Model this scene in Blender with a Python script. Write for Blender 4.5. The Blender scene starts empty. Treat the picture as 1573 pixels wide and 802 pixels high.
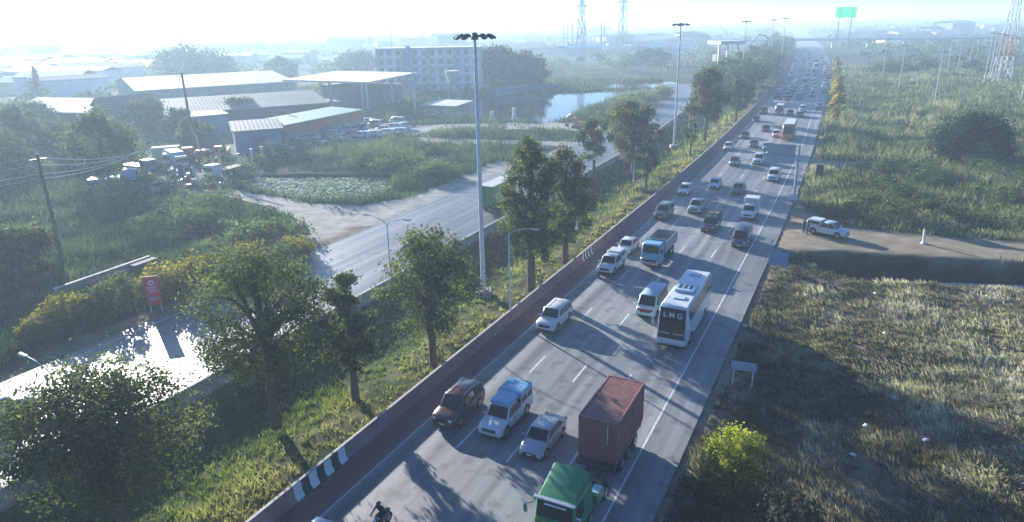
import bpy, bmesh, math, random
import numpy as np
from mathutils import Vector, Matrix
R = math.radians
HAZE = 0.0007
random.seed(7); rng = np.random.default_rng(7)
sc = bpy.context.scene
COL = sc.collection

# ------------------------------------------------------------ camera, sky, sun, exposure
IW, IH, FPX, CAMZ, ROLL = 1573, 802, 1050.0, 25.0, 0.02
PITCH = math.atan((IH/2-36)/FPX)
fw = Vector((0, math.cos(PITCH), -math.sin(PITCH))); r0 = Vector((1, 0, 0)); u0 = r0.cross(fw)
rt = r0*math.cos(ROLL)-u0*math.sin(ROLL); up = u0*math.cos(ROLL)+r0*math.sin(ROLL)
cam = bpy.data.objects.new('camera', bpy.data.cameras.new('camera')); COL.objects.link(cam)
cam.matrix_world = Matrix(((rt.x, up.x, -fw.x, 0), (rt.y, up.y, -fw.y, 0), (rt.z, up.z, -fw.z, CAMZ), (0, 0, 0, 1)))
cam.data.lens = 36*FPX/IW; cam.data.clip_end = 60000; cam.data.clip_start = 0.3
sc.camera = cam
SUN_AZ, SUN_EL = -33.0, 14.5          # degrees clockwise from +Y, and above the horizon
w = bpy.data.worlds.new('World'); sc.world = w; w.use_nodes = True
nt = w.node_tree; bg = nt.nodes['Background']; sky = nt.nodes.new('ShaderNodeTexSky')
sky.sky_type = 'NISHITA'; sky.sun_disc = False
sky.sun_elevation = R(SUN_EL); sky.sun_rotation = R(SUN_AZ)
sky.air_density = 1.0; sky.dust_density = 0.8; sky.ozone_density = 7.0
tint = nt.nodes.new('ShaderNodeVectorMath'); tint.operation = 'MULTIPLY'; tint.inputs[1].default_value = (.80, .97, 1.17)
nt.links.new(sky.outputs[0], tint.inputs[0]); nt.links.new(tint.outputs[0], bg.inputs[0]); bg.inputs[1].default_value = 0.062
sun = bpy.data.objects.new('sun', bpy.data.lights.new('sun', 'SUN')); COL.objects.link(sun)
sun.data.energy = 5.0; sun.data.angle = R(0.55); sun.data.color = (1.0, 0.97, 0.90)
sv = Vector((math.sin(R(SUN_AZ))*math.cos(R(SUN_EL)), math.cos(R(SUN_AZ))*math.cos(R(SUN_EL)), math.sin(R(SUN_EL))))
sun.rotation_euler = sv.to_track_quat('Z', 'Y').to_euler()
sc.view_settings.view_transform = 'Standard'; sc.view_settings.look = 'None'
sc.view_settings.exposure = 1.55; sc.view_settings.gamma = 1.0
sc.render.engine = 'CYCLES'; sc.cycles.use_denoising = True
sc.cycles.max_bounces = 5; sc.cycles.diffuse_bounces = 2; sc.cycles.glossy_bounces = 2
sc.cycles.transmission_bounces = 3; sc.cycles.volume_bounces = 1; sc.cycles.transparent_max_bounces = 6
sc.cycles.use_adaptive_sampling = True; sc.cycles.adaptive_threshold = 0.02
sc.cycles.caustics_reflective = False; sc.cycles.caustics_refractive = False

# ------------------------------------------------------------ survey: where things stand on the ground
def at(px, py, z=0.0):
    d = fw + rt*((px-IW/2)/FPX) + up*((IH/2-py)/FPX)
    k = -(CAMZ-z)/d.z
    return Vector((d.x*k, d.y*k, z))
def tall(px, py, topy):                     # height of an upright thing with that foot and that top
    b = at(px, py); lo, hi = 0, 60
    for _ in range(30):
        m = (lo+hi)/2; v = Vector((b.x, b.y, m-CAMZ))
        y = IH/2-FPX*v.dot(up)/v.dot(fw)
        if y > topy: lo = m
        else: hi = m
    return lo
A0 = Vector((4.7605, 30.0668)); DV = Vector((0.45403, 0.89099)); NV = Vector((0.89099, -0.45403))
_S = [-400, 80, 126, 198, 254, 304, 435, 540, 668, 900, 1500, 3000]
_O = [0, 0, -.8, -3.3, -5.8, -8.6, -18, -26, -36, -58, -120, -290]
def off(s):
    return (np.interp(np.asarray(s)-18, _S, _O)+np.interp(s, _S, _O)+np.interp(np.asarray(s)+18, _S, _O))/3
def W(s, t, z=0.0):                         # road frame: s metres along, t metres to the right, following the bend
    o = float(off(s)); return Vector((A0.x+s*DV.x+(t+o)*NV.x, A0.y+s*DV.y+(t+o)*NV.y, z))
def toST(x, y):
    dx, dy = x-A0.x, y-A0.y; s = dx*DV.x+dy*DV.y; return s, dx*NV.x+dy*NV.y-off(s)
def head(s):                                # world angle of the road's direction away from the camera
    a = W(s-3, 0); b = W(s+3, 0); return math.atan2(b.y-a.y, b.x-a.x)

# ------------------------------------------------------------ materials
MATS = {}
def mat(name, col, rough=0.6, metal=0.0, var=0.12, corr=0, scale=3.0, bump=0.0, spec=0.5, coat=0.0, trans=0.0, attr=None, emis=None):
    if name in MATS: return MATS[name]
    m = bpy.data.materials.new(name); m.use_nodes = True; n = m.node_tree; L = n.links.new
    b = n.nodes['Principled BSDF']; out = n.nodes['Material Output']
    b.inputs['Roughness'].default_value = rough; b.inputs['Metallic'].default_value = metal
    b.inputs['Specular IOR Level'].default_value = spec; b.inputs['Coat Weight'].default_value = coat
    b.inputs['Coat Roughness'].default_value = 0.12
    tc = n.nodes.new('ShaderNodeTexCoord'); nz = n.nodes.new('ShaderNodeTexNoise')
    nz.inputs['Scale'].default_value = scale; nz.inputs['Detail'].default_value = 5; nz.inputs['Roughness'].default_value = .65
    L(tc.outputs['Object'], nz.inputs['Vector'])
    mr = n.nodes.new('ShaderNodeMapRange'); mr.inputs[1].default_value = .3; mr.inputs[2].default_value = .7
    mr.inputs[3].default_value = 1-var; mr.inputs[4].default_value = 1+var
    L(nz.outputs['Fac'], mr.inputs[0])
    mx = n.nodes.new('ShaderNodeVectorMath'); mx.operation = 'SCALE'
    if attr:
        a = n.nodes.new('ShaderNodeVertexColor'); a.layer_name = attr; L(a.outputs['Color'], mx.inputs[0])
    else: mx.inputs[0].default_value = col
    L(mr.outputs[0], mx.inputs['Scale']); L(mx.outputs[0], b.inputs['Base Color'])
    if bump:
        bp = n.nodes.new('ShaderNodeBump'); bp.inputs['Strength'].default_value = bump; bp.inputs['Distance'].default_value = .05
        L(nz.outputs['Fac'], bp.inputs['Height']); L(bp.outputs[0], b.inputs['Normal'])
    if corr:
        wv = n.nodes.new('ShaderNodeTexWave'); wv.inputs['Scale'].default_value = corr; wv.inputs['Distortion'].default_value = .2; L(tc.outputs['Object'], wv.inputs['Vector'])
        bp = n.nodes.new('ShaderNodeBump'); bp.inputs['Strength'].default_value = .5; bp.inputs['Distance'].default_value = .08; L(wv.outputs['Fac'], bp.inputs['Height']); L(bp.outputs[0], b.inputs['Normal'])
    if trans:
        t = n.nodes.new('ShaderNodeBsdfTranslucent'); s2 = n.nodes.new('ShaderNodeVectorMath'); s2.operation = 'MULTIPLY'
        s2.inputs[1].default_value = (1.35, 1.5, .85); L(mx.outputs[0], s2.inputs[0]); L(s2.outputs[0], t.inputs['Color'])
        ms = n.nodes.new('ShaderNodeMixShader'); ms.inputs[0].default_value = trans
        L(b.outputs[0], ms.inputs[1]); L(t.outputs[0], ms.inputs[2]); L(ms.outputs[0], out.inputs['Surface'])
    if emis:
        b.inputs['Emission Color'].default_value = (*emis[:3], 1); b.inputs['Emission Strength'].default_value = emis[3]
    m.diffuse_color = (*col, 1); MATS[name] = m; return m
def asphalt(name, base, red=False, rough=.5, rut=0.25):
    m = bpy.data.materials.new(name); m.use_nodes = True; n = m.node_tree; L = n.links.new
    b = n.nodes['Principled BSDF']; uv = n.nodes.new('ShaderNodeUVMap'); uv.uv_map = 'st'
    def noise(sx, sy, sca, det=4):
        mp = n.nodes.new('ShaderNodeMapping'); mp.inputs['Scale'].default_value = (sx, sy, 1); L(uv.outputs[0], mp.inputs[0])
        z = n.nodes.new('ShaderNodeTexNoise'); z.inputs['Scale'].default_value = sca; z.inputs['Detail'].default_value = det
        L(mp.outputs[0], z.inputs['Vector']); return z
    def rng_(z, lo, hi, a=.3, c=.7):
        r_ = n.nodes.new('ShaderNodeMapRange'); r_.inputs[1].default_value = a; r_.inputs[2].default_value = c
        r_.inputs[3].default_value = lo; r_.inputs[4].default_value = hi; L(z.outputs[0], r_.inputs[0]); return r_
    fine = noise(1, 1, 9, 6); rutn = noise(.012, 1.1, 1.0, 3); big = noise(.05, .12, 1.0, 3); crack = noise(.6, .6, 1.2, 8)
    f1 = rng_(fine, .88, 1.12); f2 = rng_(rutn, 1-rut, 1+rut, .35, .65); f3 = rng_(big, .82, 1.15); f4 = rng_(crack, .7, 1.0, .38, .44)
    def mul(a, c):
        q = n.nodes.new('ShaderNodeMath'); q.operation = 'MULTIPLY'; L(a.outputs[0], q.inputs[0]); L(c.outputs[0], q.inputs[1]); return q
    sp = n.nodes.new('ShaderNodeSeparateXYZ'); L(uv.outputs[0], sp.inputs[0])
    def mth(op, a_, v): q = n.nodes.new('ShaderNodeMath'); q.operation = op; L(a_.outputs[0], q.inputs[0]); q.inputs[1].default_value = v; return q
    oil = n.nodes.new('ShaderNodeMath'); oil.operation = 'MULTIPLY'; L(sp.outputs[1], oil.inputs[0]); oil.inputs[1].default_value = 2*math.pi/1.75
    co_ = n.nodes.new('ShaderNodeMath'); co_.operation = 'COSINE'; L(oil.outputs[0], co_.inputs[0]); f5 = mth('ADD', mth('MULTIPLY', co_, .055), 1.0)
    mp2 = n.nodes.new('ShaderNodeMapping'); mp2.inputs['Scale'].default_value = (.045, .2857, 1); L(uv.outputs[0], mp2.inputs[0])
    vo = n.nodes.new('ShaderNodeTexVoronoi'); vo.distance = 'CHEBYCHEV'; vo.inputs['Scale'].default_value = 1; vo.inputs['Randomness'].default_value = .55; L(mp2.outputs[0], vo.inputs['Vector'])
    bw = n.nodes.new('ShaderNodeSeparateColor'); L(vo.outputs['Color'], bw.inputs[0]); f6 = rng_(bw, .84, 1.1, .1, .9)
    f = mul(mul(mul(f1, f2), mul(f3, f4)), mul(f5, f6))
    sc_ = n.nodes.new('ShaderNodeVectorMath'); sc_.operation = 'SCALE'; sc_.inputs[0].default_value = base; L(f.outputs[0], sc_.inputs['Scale'])
    L(sc_.outputs[0], b.inputs['Base Color'])
    rr = rng_(rutn, rough-.06, rough+.1); L(rr.outputs[0], b.inputs['Roughness'])
    bp = n.nodes.new('ShaderNodeBump'); bp.inputs['Strength'].default_value = .25; bp.inputs['Distance'].default_value = .02
    L(fine.outputs[0], bp.inputs['Height']); L(bp.outputs[0], b.inputs['Normal'])
    MATS[name] = m; return m
mat('white_paint', (.62, .63, .64), .35, coat=.5, var=.05); mat('silver_paint', (.42, .44, .46), .35, metal=.4, coat=.4, var=.05)
mat('grey_paint', (.12, .13, .14), .3, metal=.3, coat=.5, var=.05); mat('black_paint', (.018, .02, .024), .25, coat=.6, var=.05)
mat('maroon_paint', (.10, .028, .032), .28, coat=.6, var=.05); mat('red_paint', (.34, .035, .03), .35, coat=.5, var=.08)
mat('blue_paint', (.05, .16, .32), .35, coat=.5, var=.08); mat('bronze_paint', (.20, .16, .12), .3, metal=.3, coat=.5, var=.05)
mat('pale_blue_paint', (.20, .42, .58), .4, coat=.4, var=.08); mat('aqua_paint', (.46, .64, .68), .4, coat=.3, var=.1)
mat('green_paint', (.03, .22, .08), .4, coat=.4, var=.12); mat('lime_paint', (.12, .22, .03), .4, coat=.4, var=.1)
mat('orange_paint', (.55, .14, .03), .45, coat=.3, var=.12); mat('yellow_paint', (.6, .38, .05), .45, coat=.2, var=.12)
mat('glass', (.012, .016, .02), .08, var=.0, spec=.45); mat('black_trim', (.02, .02, .022), .55, var=.15)
mat('tyre', (.018, .018, .019), .85, var=.2); mat('rim', (.38, .39, .4), .35, metal=.8); mat('chrome', (.6, .6, .62), .18, metal=1)
mat('lamp_glass', (.72, .74, .76), .12, var=.02, spec=.8); mat('tail_red', (.4, .02, .02), .25); mat('amber', (.6, .22, .02), .3)
mat('plate', (.6, .6, .56), .5); mat('container_red', (.30, .13, .105), .55, var=.25, scale=1.6, bump=.2)
mat('steel_dark', (.05, .055, .06), .55, metal=.3, var=.2); mat('galvanised', (.42, .44, .45), .42, metal=.6, var=.12)
mat('pole_concrete', (.42, .41, .38), .8, var=.15); mat('mast_paint', (.62, .64, .66), .5, var=.08); mat('window_grey', (.12, .16, .19), .25, var=.2, scale=.5)
mat('concrete', (.30, .28, .25), .85, var=.2, scale=1.2, bump=.3); mat('barrier_concrete', (.28, .165, .15), .85, var=.3, scale=.7, bump=.3)
mat('barrier_cap', (.42, .40, .36), .8, var=.2); mat('kerb_white', (.72, .72, .70), .6, var=.12); mat('kerb_black', (.03, .03, .035), .6)
mat('line_white', (.62, .62, .60), .6, var=.3, scale=2.5); mat('wood', (.12, .09, .06), .85, var=.25); mat('bark', (.085, .065, .05), .9, var=.35, scale=5, bump=.5)
mat('wall_white', (.80, .79, .74), .85, var=.12, scale=.4); mat('wall_cream', (.48, .44, .36), .85, var=.15, scale=.4)
mat('wall_grey', (.26, .27, .28), .85, var=.15, scale=.4); mat('wall_blue', (.10, .20, .34), .7, var=.12, scale=.4); mat('wall_dark', (.06, .065, .07), .85)
mat('roof_white', (.50, .50, .50), .7, var=.22, scale=.12, corr=.35); mat('roof_grey', (.15, .16, .17), .8, var=.3, scale=.15, spec=.15, corr=.35)
mat('roof_pale', (.34, .35, .36), .8, var=.3, scale=.15, spec=.15, corr=.35)
mat('roof_blue', (.10, .30, .46), .5, var=.1, scale=.3); mat('roof_brown', (.22, .13, .10), .75, var=.2, scale=.5)
mat('roof_teal', (.08, .24, .26), .75, var=.1, scale=.3); mat('fascia_orange', (.42, .12, .06), .6, var=.1)
mat('sign_green', (.08, .62, .50), .5, var=.06, trans=.6); mat('sign_blue', (.13, .24, .46), .5, var=.1); mat('sign_back', (.34, .42, .50), .5, var=.1); mat('sign_red', (.75, .03, .06), .5, var=.06)
mat('sign_white', (.7, .7, .7), .5, var=.03); mat('skin', (.28, .16, .11), .6); mat('cloth_dark', (.03, .035, .045), .9); mat('cloth_blue', (.05, .08, .16), .9)
mat('hay', (.33, .27, .17), .9, var=.3); mat('rust', (.16, .07, .04), .85, var=.35)
mat('leaf', (.06, .09, .03), .75, attr='Col', var=.25, scale=.8, trans=.42, spec=.08)
mat('blade', (.06, .09, .03), .8, attr='Col', var=.25, scale=.35, trans=.34, spec=.08)
mat('ground', (.1, .1, .05), .95, attr='Col', var=.3, scale=.55, bump=.6, spec=.02)
asphalt('asphalt', (.23, .23, .228), rough=.55, rut=.3); asphalt('asphalt_red', (.27, .125, .115), rough=.7, rut=.12)
asphalt('asphalt_left', (.16, .158, .152), rough=.42, rut=.25)
def water(name, col):
    m = bpy.data.materials.new(name); m.use_nodes = True; n = m.node_tree; b = n.nodes['Principled BSDF']
    b.inputs['Base Color'].default_value = (*col, 1); b.inputs['Roughness'].default_value = .06; b.inputs['IOR'].default_value = 1.33
    tc = n.nodes.new('ShaderNodeTexCoord'); z = n.nodes.new('ShaderNodeTexNoise'); z.inputs['Scale'].default_value = 1.5; z.inputs['Detail'].default_value = 3
    n.links.new(tc.outputs['Object'], z.inputs['Vector']); bp = n.nodes.new('ShaderNodeBump'); bp.inputs['Strength'].default_value = .06
    bp.inputs['Distance'].default_value = .05; n.links.new(z.outputs[0], bp.inputs['Height']); n.links.new(bp.outputs[0], b.inputs['Normal'])
    MATS[name] = m
water('water', (.02, .03, .03))

# ------------------------------------------------------------ object and mesh helpers
def tag(o, label=None, cat=None, group=None, kind=None):
    if label: o['label'] = label
    if cat: o['category'] = cat
    if group: o['group'] = group
    if kind: o['kind'] = kind
    return o
def thing(name, loc, rz=0.0, label=None, cat=None, group=None):
    o = bpy.data.objects.new(name, None); COL.objects.link(o); o.location = loc; o.rotation_euler = (0, 0, rz)
    o.empty_display_size = .3
    return tag(o, label, cat, group)
class MB:
    def __init__(s, T=None): s.V = []; s.F = []; s.M = []; s.m = 'concrete'; s.T = T or Matrix()
    def use(s, m): s.m = m; return s
    def add(s, vs, fs):
        b = len(s.V); s.V += [tuple(s.T @ Vector(v)) for v in vs]; s.F += [tuple(b+i for i in f) for f in fs]; s.M += [s.m]*len(fs); return s
    def hexa(s, c, b=0.0):                   # c: 8 corners, bottom 4 ccw then top 4 ccw; b: chamfer as share of each side
        c = [Vector(v) for v in c]
        def P(u, v, w_):
            u, v, w_ = (u+1)/2, (v+1)/2, (w_+1)/2
            lo = c[0]*(1-u)*(1-v)+c[1]*u*(1-v)+c[2]*u*v+c[3]*(1-u)*v
            hi = c[4]*(1-u)*(1-v)+c[5]*u*(1-v)+c[6]*u*v+c[7]*(1-u)*v
            return lo*(1-w_)+hi*w_
        if not b: return s.add(c, [(0, 3, 2, 1), (4, 5, 6, 7), (0, 1, 5, 4), (1, 2, 6, 5), (2, 3, 7, 6), (3, 0, 4, 7)])
        ex = ((c[1]-c[0]).length, (c[3]-c[0]).length, (c[4]-c[0]).length)
        q = [min(.45, b/max(e, 1e-6))*2 for e in ex]
        vs = []; idx = {}
        for sx in (-1, 1):
            for sy in (-1, 1):
                for sz in (-1, 1):
                    for a in range(3):
                        p = [sx*(1-q[0]), sy*(1-q[1]), sz*(1-q[2])]; p[a] = (sx, sy, sz)[a]
                        idx[(sx, sy, sz, a)] = len(vs); vs.append(P(*p))
        fs = []
        for a in range(3):
            o1, o2 = [(1, 2), (2, 0), (0, 1)][a]
            for g in (-1, 1):
                f = []
                for (x, y) in ((-1, -1), (1, -1), (1, 1), (-1, 1)):
                    k = [0, 0, 0]; k[a] = g; k[o1] = x; k[o2] = y; f.append(idx[(*k, a)])
                fs.append(tuple(f if g > 0 else f[::-1]))
        for a in range(3):
            o1, o2 = [(1, 2), (2, 0), (0, 1)][a]
            for x in (-1, 1):
                for y in (-1, 1):
                    k0 = [0, 0, 0]; k1 = [0, 0, 0]; k0[a] = -1; k1[a] = 1
                    for k in (k0, k1): k[o1] = x; k[o2] = y
                    f = [idx[(*k0, o1)], idx[(*k1, o1)], idx[(*k1, o2)], idx[(*k0, o2)]]
                    fs.append(tuple(f if x*y < 0 else f[::-1]))
        for sx in (-1, 1):
            for sy in (-1, 1):
                for sz in (-1, 1):
                    f = [idx[(sx, sy, sz, a)] for a in range(3)]; fs.append(tuple(f if sx*sy*sz > 0 else f[::-1]))
        return s.add(vs, fs)
    def box(s, x0, x1, y0, y1, z0, z1, b=0.0):
        return s.hexa([(x0, y0, z0), (x1, y0, z0), (x1, y1, z0), (x0, y1, z0), (x0, y0, z1), (x1, y0, z1), (x1, y1, z1), (x0, y1, z1)], b)
    def patch(s, a, b, c, d, u0=0, u1=1, v0=0, v1=1, o=.008):    # quad inset in quad a-b-c-d, lifted off it
        a, b, c, d = map(Vector, (a, b, c, d)); n = (b-a).cross(d-a).normalized()*o
        P = lambda u, v: (a*(1-u)+b*u)*(1-v)+(d*(1-u)+c*u)*v+n
        return s.add([P(u0, v0), P(u1, v0), P(u1, v1), P(u0, v1)], [(0, 1, 2, 3)])
    def tube(s, pts, rad, n=8, cap=True):
        pts = [Vector(p) for p in pts]; rad = rad if hasattr(rad, '__len__') else [rad]*len(pts); vs = []
        for i, p in enumerate(pts):
            t = (pts[min(i+1, len(pts)-1)]-pts[max(i-1, 0)]).normalized()
            a = t.cross(Vector((0, 0, 1)) if abs(t.z) < .9 else Vector((1, 0, 0))).normalized(); b_ = t.cross(a)
            vs += [p+(a*math.cos(2*math.pi*k/n)+b_*math.sin(2*math.pi*k/n))*rad[i] for k in range(n)]
        fs = [(i*n+k, i*n+k+n, i*n+(k+1) % n+n, i*n+(k+1) % n) for i in range(len(pts)-1) for k in range(n)]
        if cap: fs += [tuple(range(n)), tuple(reversed(range((len(pts)-1)*n, len(pts)*n)))]
        return s.add(vs, fs)
    def loft(s, rings, close=True):
        n = len(rings[0]); vs = [v for r_ in rings for v in r_]
        fs = [(i*n+k, i*n+(k+1) % n, (i+1)*n+(k+1) % n, (i+1)*n+k) for i in range(len(rings)-1) for k in range(n)]
        if close: fs += [tuple(reversed(range(n))), tuple(range((len(rings)-1)*n, len(rings)*n))]
        return s.add(vs, fs)
    def ball(s, c, r_, n=8, m=5, sq=(1, 1, 1)):
        vs = [(c[0], c[1], c[2]-r_*sq[2])]; fs = []
        for i in range(1, m):
            th = math.pi*i/m
            vs += [(c[0]+r_*sq[0]*math.sin(th)*math.cos(2*math.pi*k/n), c[1]+r_*sq[1]*math.sin(th)*math.sin(2*math.pi*k/n), c[2]-r_*sq[2]*math.cos(th)) for k in range(n)]
        vs.append((c[0], c[1], c[2]+r_*sq[2])); L_ = len(vs)-1
        fs += [(0, 1+(k+1) % n, 1+k) for k in range(n)]
        for i in range(m-2): fs += [(1+i*n+k, 1+i*n+(k+1) % n, 1+(i+1)*n+(k+1) % n, 1+(i+1)*n+k) for k in range(n)]
        fs += [(1+(m-2)*n+k, 1+(m-2)*n+(k+1) % n, L_) for k in range(n)]
        return s.add(vs, fs)
    def build(s, name, parent=None, smooth=False, mats=None, uv=None):
        me = bpy.data.meshes.new(name); me.from_pydata(s.V, [], s.F); names = list(dict.fromkeys(s.M))
        for q in names: me.materials.append(MATS[q])
        me.polygons.foreach_set('material_index', [names.index(q) for q in s.M])
        if smooth:
            me.polygons.foreach_set('use_smooth', [True]*len(s.F)); me.set_sharp_from_angle(angle=R(38))
        if uv:
            l = me.uv_layers.new(name='st')
            for lp in me.loops: l.data[lp.index].uv = uv[lp.vertex_index]
        me.update(); o = bpy.data.objects.new(name, me); COL.objects.link(o); o.parent = parent
        return o
def copy_tree(o, loc=None, rz=None, parent=None, paint=None):
    c = o.copy(); COL.objects.link(c); c.parent = parent
    for k in ('label', 'category', 'group'):
        if parent is None and k in c: del c[k]
    if loc is not None: c.location = loc
    if rz is not None: c.rotation_euler = (0, 0, rz)
    for ch in o.children: copy_tree(ch, parent=c)
    return c
def repaint(o, m):                           # the painted slot belongs to the object, so copies may differ
    for q in [o]+list(o.children_recursive):
        if q.type == 'MESH' and q.material_slots and q.get('painted'):
            q.material_slots[0].link = 'OBJECT'; q.material_slots[0].material = MATS[m]
def np_mesh(name, V, k, col=None, mname='leaf', parent=None, smooth=False):   # V: (n*k,3) loose k-gons
    n = len(V)//k; me = bpy.data.meshes.new(name); me.vertices.add(len(V)); me.vertices.foreach_set('co', V.astype(np.float32).ravel())
    me.loops.add(len(V)); me.loops.foreach_set('vertex_index', np.arange(len(V), dtype=np.int32))
    me.polygons.add(n); me.polygons.foreach_set('loop_start', np.arange(0, len(V), k, dtype=np.int32))
    if col is not None:
        a = me.color_attributes.new('Col', 'FLOAT_COLOR', 'POINT'); c4 = np.ones((len(V), 4), np.float32); c4[:, :3] = np.repeat(col, k, 0) if len(col) == n else col
        a.data.foreach_set('color', c4.ravel())
    me.materials.append(MATS[mname]); me.update(calc_edges=True); me.validate()
    o = bpy.data.objects.new(name, me); COL.objects.link(o); o.parent = parent; return o
_w = np.random.default_rng(3); _k = _w.normal(size=(14, 2)); _p = _w.uniform(0, 6.28, 14)
def nz(x, y, sc_=1.0, seed=0):                 # smooth noise about -1..1, features about sc_ metres
    v = 0
    for i in range(7):
        k = _k[(i+seed) % 14]*(1+.35*i)/sc_; v = v+np.sin(x*k[0]+y*k[1]+_p[(i*3+seed) % 14]+1.7*np.sin(y*k[0]*.6-x*k[1]*.5+i))/(1+.35*i)
    return v/2.6
# ------------------------------------------------------------ ground
def poly(*pp): return np.array([[at(*p).x, at(*p).y] for p in pp])
def inside(P, x, y):
    r_ = np.zeros(x.shape, bool); n = len(P)
    for i in range(n):
        (x1, y1), (x2, y2) = P[i], P[(i+1) % n]
        c = (y1 > y) != (y2 > y); xi = (x2-x1)*(y-y1)/(y2-y1+1e-12)+x1; r_ ^= c & (x < xi)
    return r_
def dist(P, x, y):                            # signed: negative inside
    d = np.full(x.shape, 1e9); n = len(P)
    for i in range(n):
        a, b = P[i], P[(i+1) % n]; ab = b-a; L2 = ab@ab
        t = np.clip(((x-a[0])*ab[0]+(y-a[1])*ab[1])/L2, 0, 1); d = np.minimum(d, np.hypot(x-a[0]-t*ab[0], y-a[1]-t*ab[1]))
    return np.where(inside(P, x, y), -d, d)
def ss(x, a, b): t = np.clip((x-a)/(b-a), 0, 1); return t*t*(3-2*t)
APRON = poly((345, 300), (342, 287), (420, 300), (480, 312), (560, 313), (640, 300), (770, 243), (800, 262), (640, 330), (480, 400), (430, 400), (462, 362), (440, 338), (410, 322))
POND_SHADE = poly((400, 242), (385, 262), (400, 268), (590, 268), (600, 262), (560, 250), (500, 243))  # pond's shade and dark reflections, painted as near-black ground colour
LILY = poly((395, 262), (385, 283), (440, 298), (500, 304), (560, 303), (600, 290), (600, 268), (500, 264))
POOL = poly((640, 232), (640, 242), (672, 250), (700, 244), (700, 236), (670, 231))
CANAL = poly((668, 172), (640, 180), (850, 187), (885, 176), (935, 152), (1010, 142), (1010, 134), (700, 147), (690, 160))
CANAL2 = poly((925, 134), (935, 128), (1000, 124), (1035, 124), (1035, 130), (1000, 132))
FPOND = poly((1466, 425), (1573, 431), (1700, 437), (1700, 443), (1573, 437), (1470, 429))
PATH1 = poly((560, 203), (640, 192), (770, 188), (900, 188), (985, 205), (985, 213), (880, 200), (700, 197), (600, 212))
PATH2 = poly((590, 214), (640, 210), (870, 217), (960, 225), (960, 235), (860, 224), (640, 220))
DIRT = poly((1180, 386), (1193, 345), (1215, 320), (1242, 322), (1300, 348), (1420, 360), (1573, 371), (1720, 380), (1720, 414), (1573, 402), (1400, 393), (1300, 386))
DIRT2 = np.array([[p.x, p.y] for p in [W(99, 2.2), W(101, 8), W(109, 14), W(112, 14), W(109, 6), W(112, 2.2)]])
DITCH = poly((1215, 390), (1300, 391), (1400, 397), (1573, 406), (1720, 418), (1720, 452), (1573, 437), (1440, 428), (1330, 424), (1262, 408))
YARD = poly((190, 285), (340, 312), (400, 240), (450, 232), (600, 222), (620, 185), (440, 190), (215, 205))
def zones(x, y):
    s, t = toST(x, y)
    return s, t
LR_NEAR, LR_FAR = -31.0, -46.2
def lr_shift(s): return np.interp(s, [-400, 120, 170, 210, 260, 340], [0, 0, -2.5, -6.5, -12, -22])
def ground_h(x, y):
    s, t = toST(x, y); tl = t-lr_shift(s)
    r_ = np.hypot(x, y); amp = np.clip(1-(r_-250)/200, 0, 1)
    h = -.25+amp*(.28*nz(x, y, 6)+.12*nz(x, y, 1.8, 5))
    med = (t < -16.6) & (tl > LR_NEAR+.5)
    hm = -.05-1.1*ss(-t, 19, 25)+1.0*ss(-tl, 28.5, 30.8)+.15*nz(x, y, 3)
    h = np.where(med & (s < 260), hm, h)
    h = h+(-.16-h)*ss(3.6-t, -.4, .3)*(t > -10)
    road = (t > -16.9) & (t < 2.7+np.interp(s, [200, 350], [0, 4])); h = np.where(road & (t < -2), -.16, h)
    h = np.where((t >= -2) & (t < 2.7), -.16, h)
    h = np.where((tl < LR_NEAR+.6) & (tl > LR_FAR-.4) & (s < 264), -.16, h)
    d = dist(DITCH, x, y)+.5*nz(x, y, 1.3, 4)*(r_ < 200)+.5*nz(x, y, 3.3, 8); h = h-2.8*ss(-d, -.6, 2.0)
    for P in (LILY, POOL, CANAL, CANAL2, FPOND): h = h-np.where(r_ < 900, 1.1*ss(-dist(P, x, y), -1.5, 1.0), 0)
    for P in (DIRT, DIRT2, APRON, PATH1, PATH2, YARD, POND_SHADE): h = h+(-.03-h)*ss(-dist(P, x, y), -1.2, .3)
    return np.where((h > -.17) & (s < 300) & (((t > -16.9) & (t < 2.9)) | ((tl < LR_NEAR+.4) & (tl > LR_FAR-.2))), -.17, h)
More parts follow.
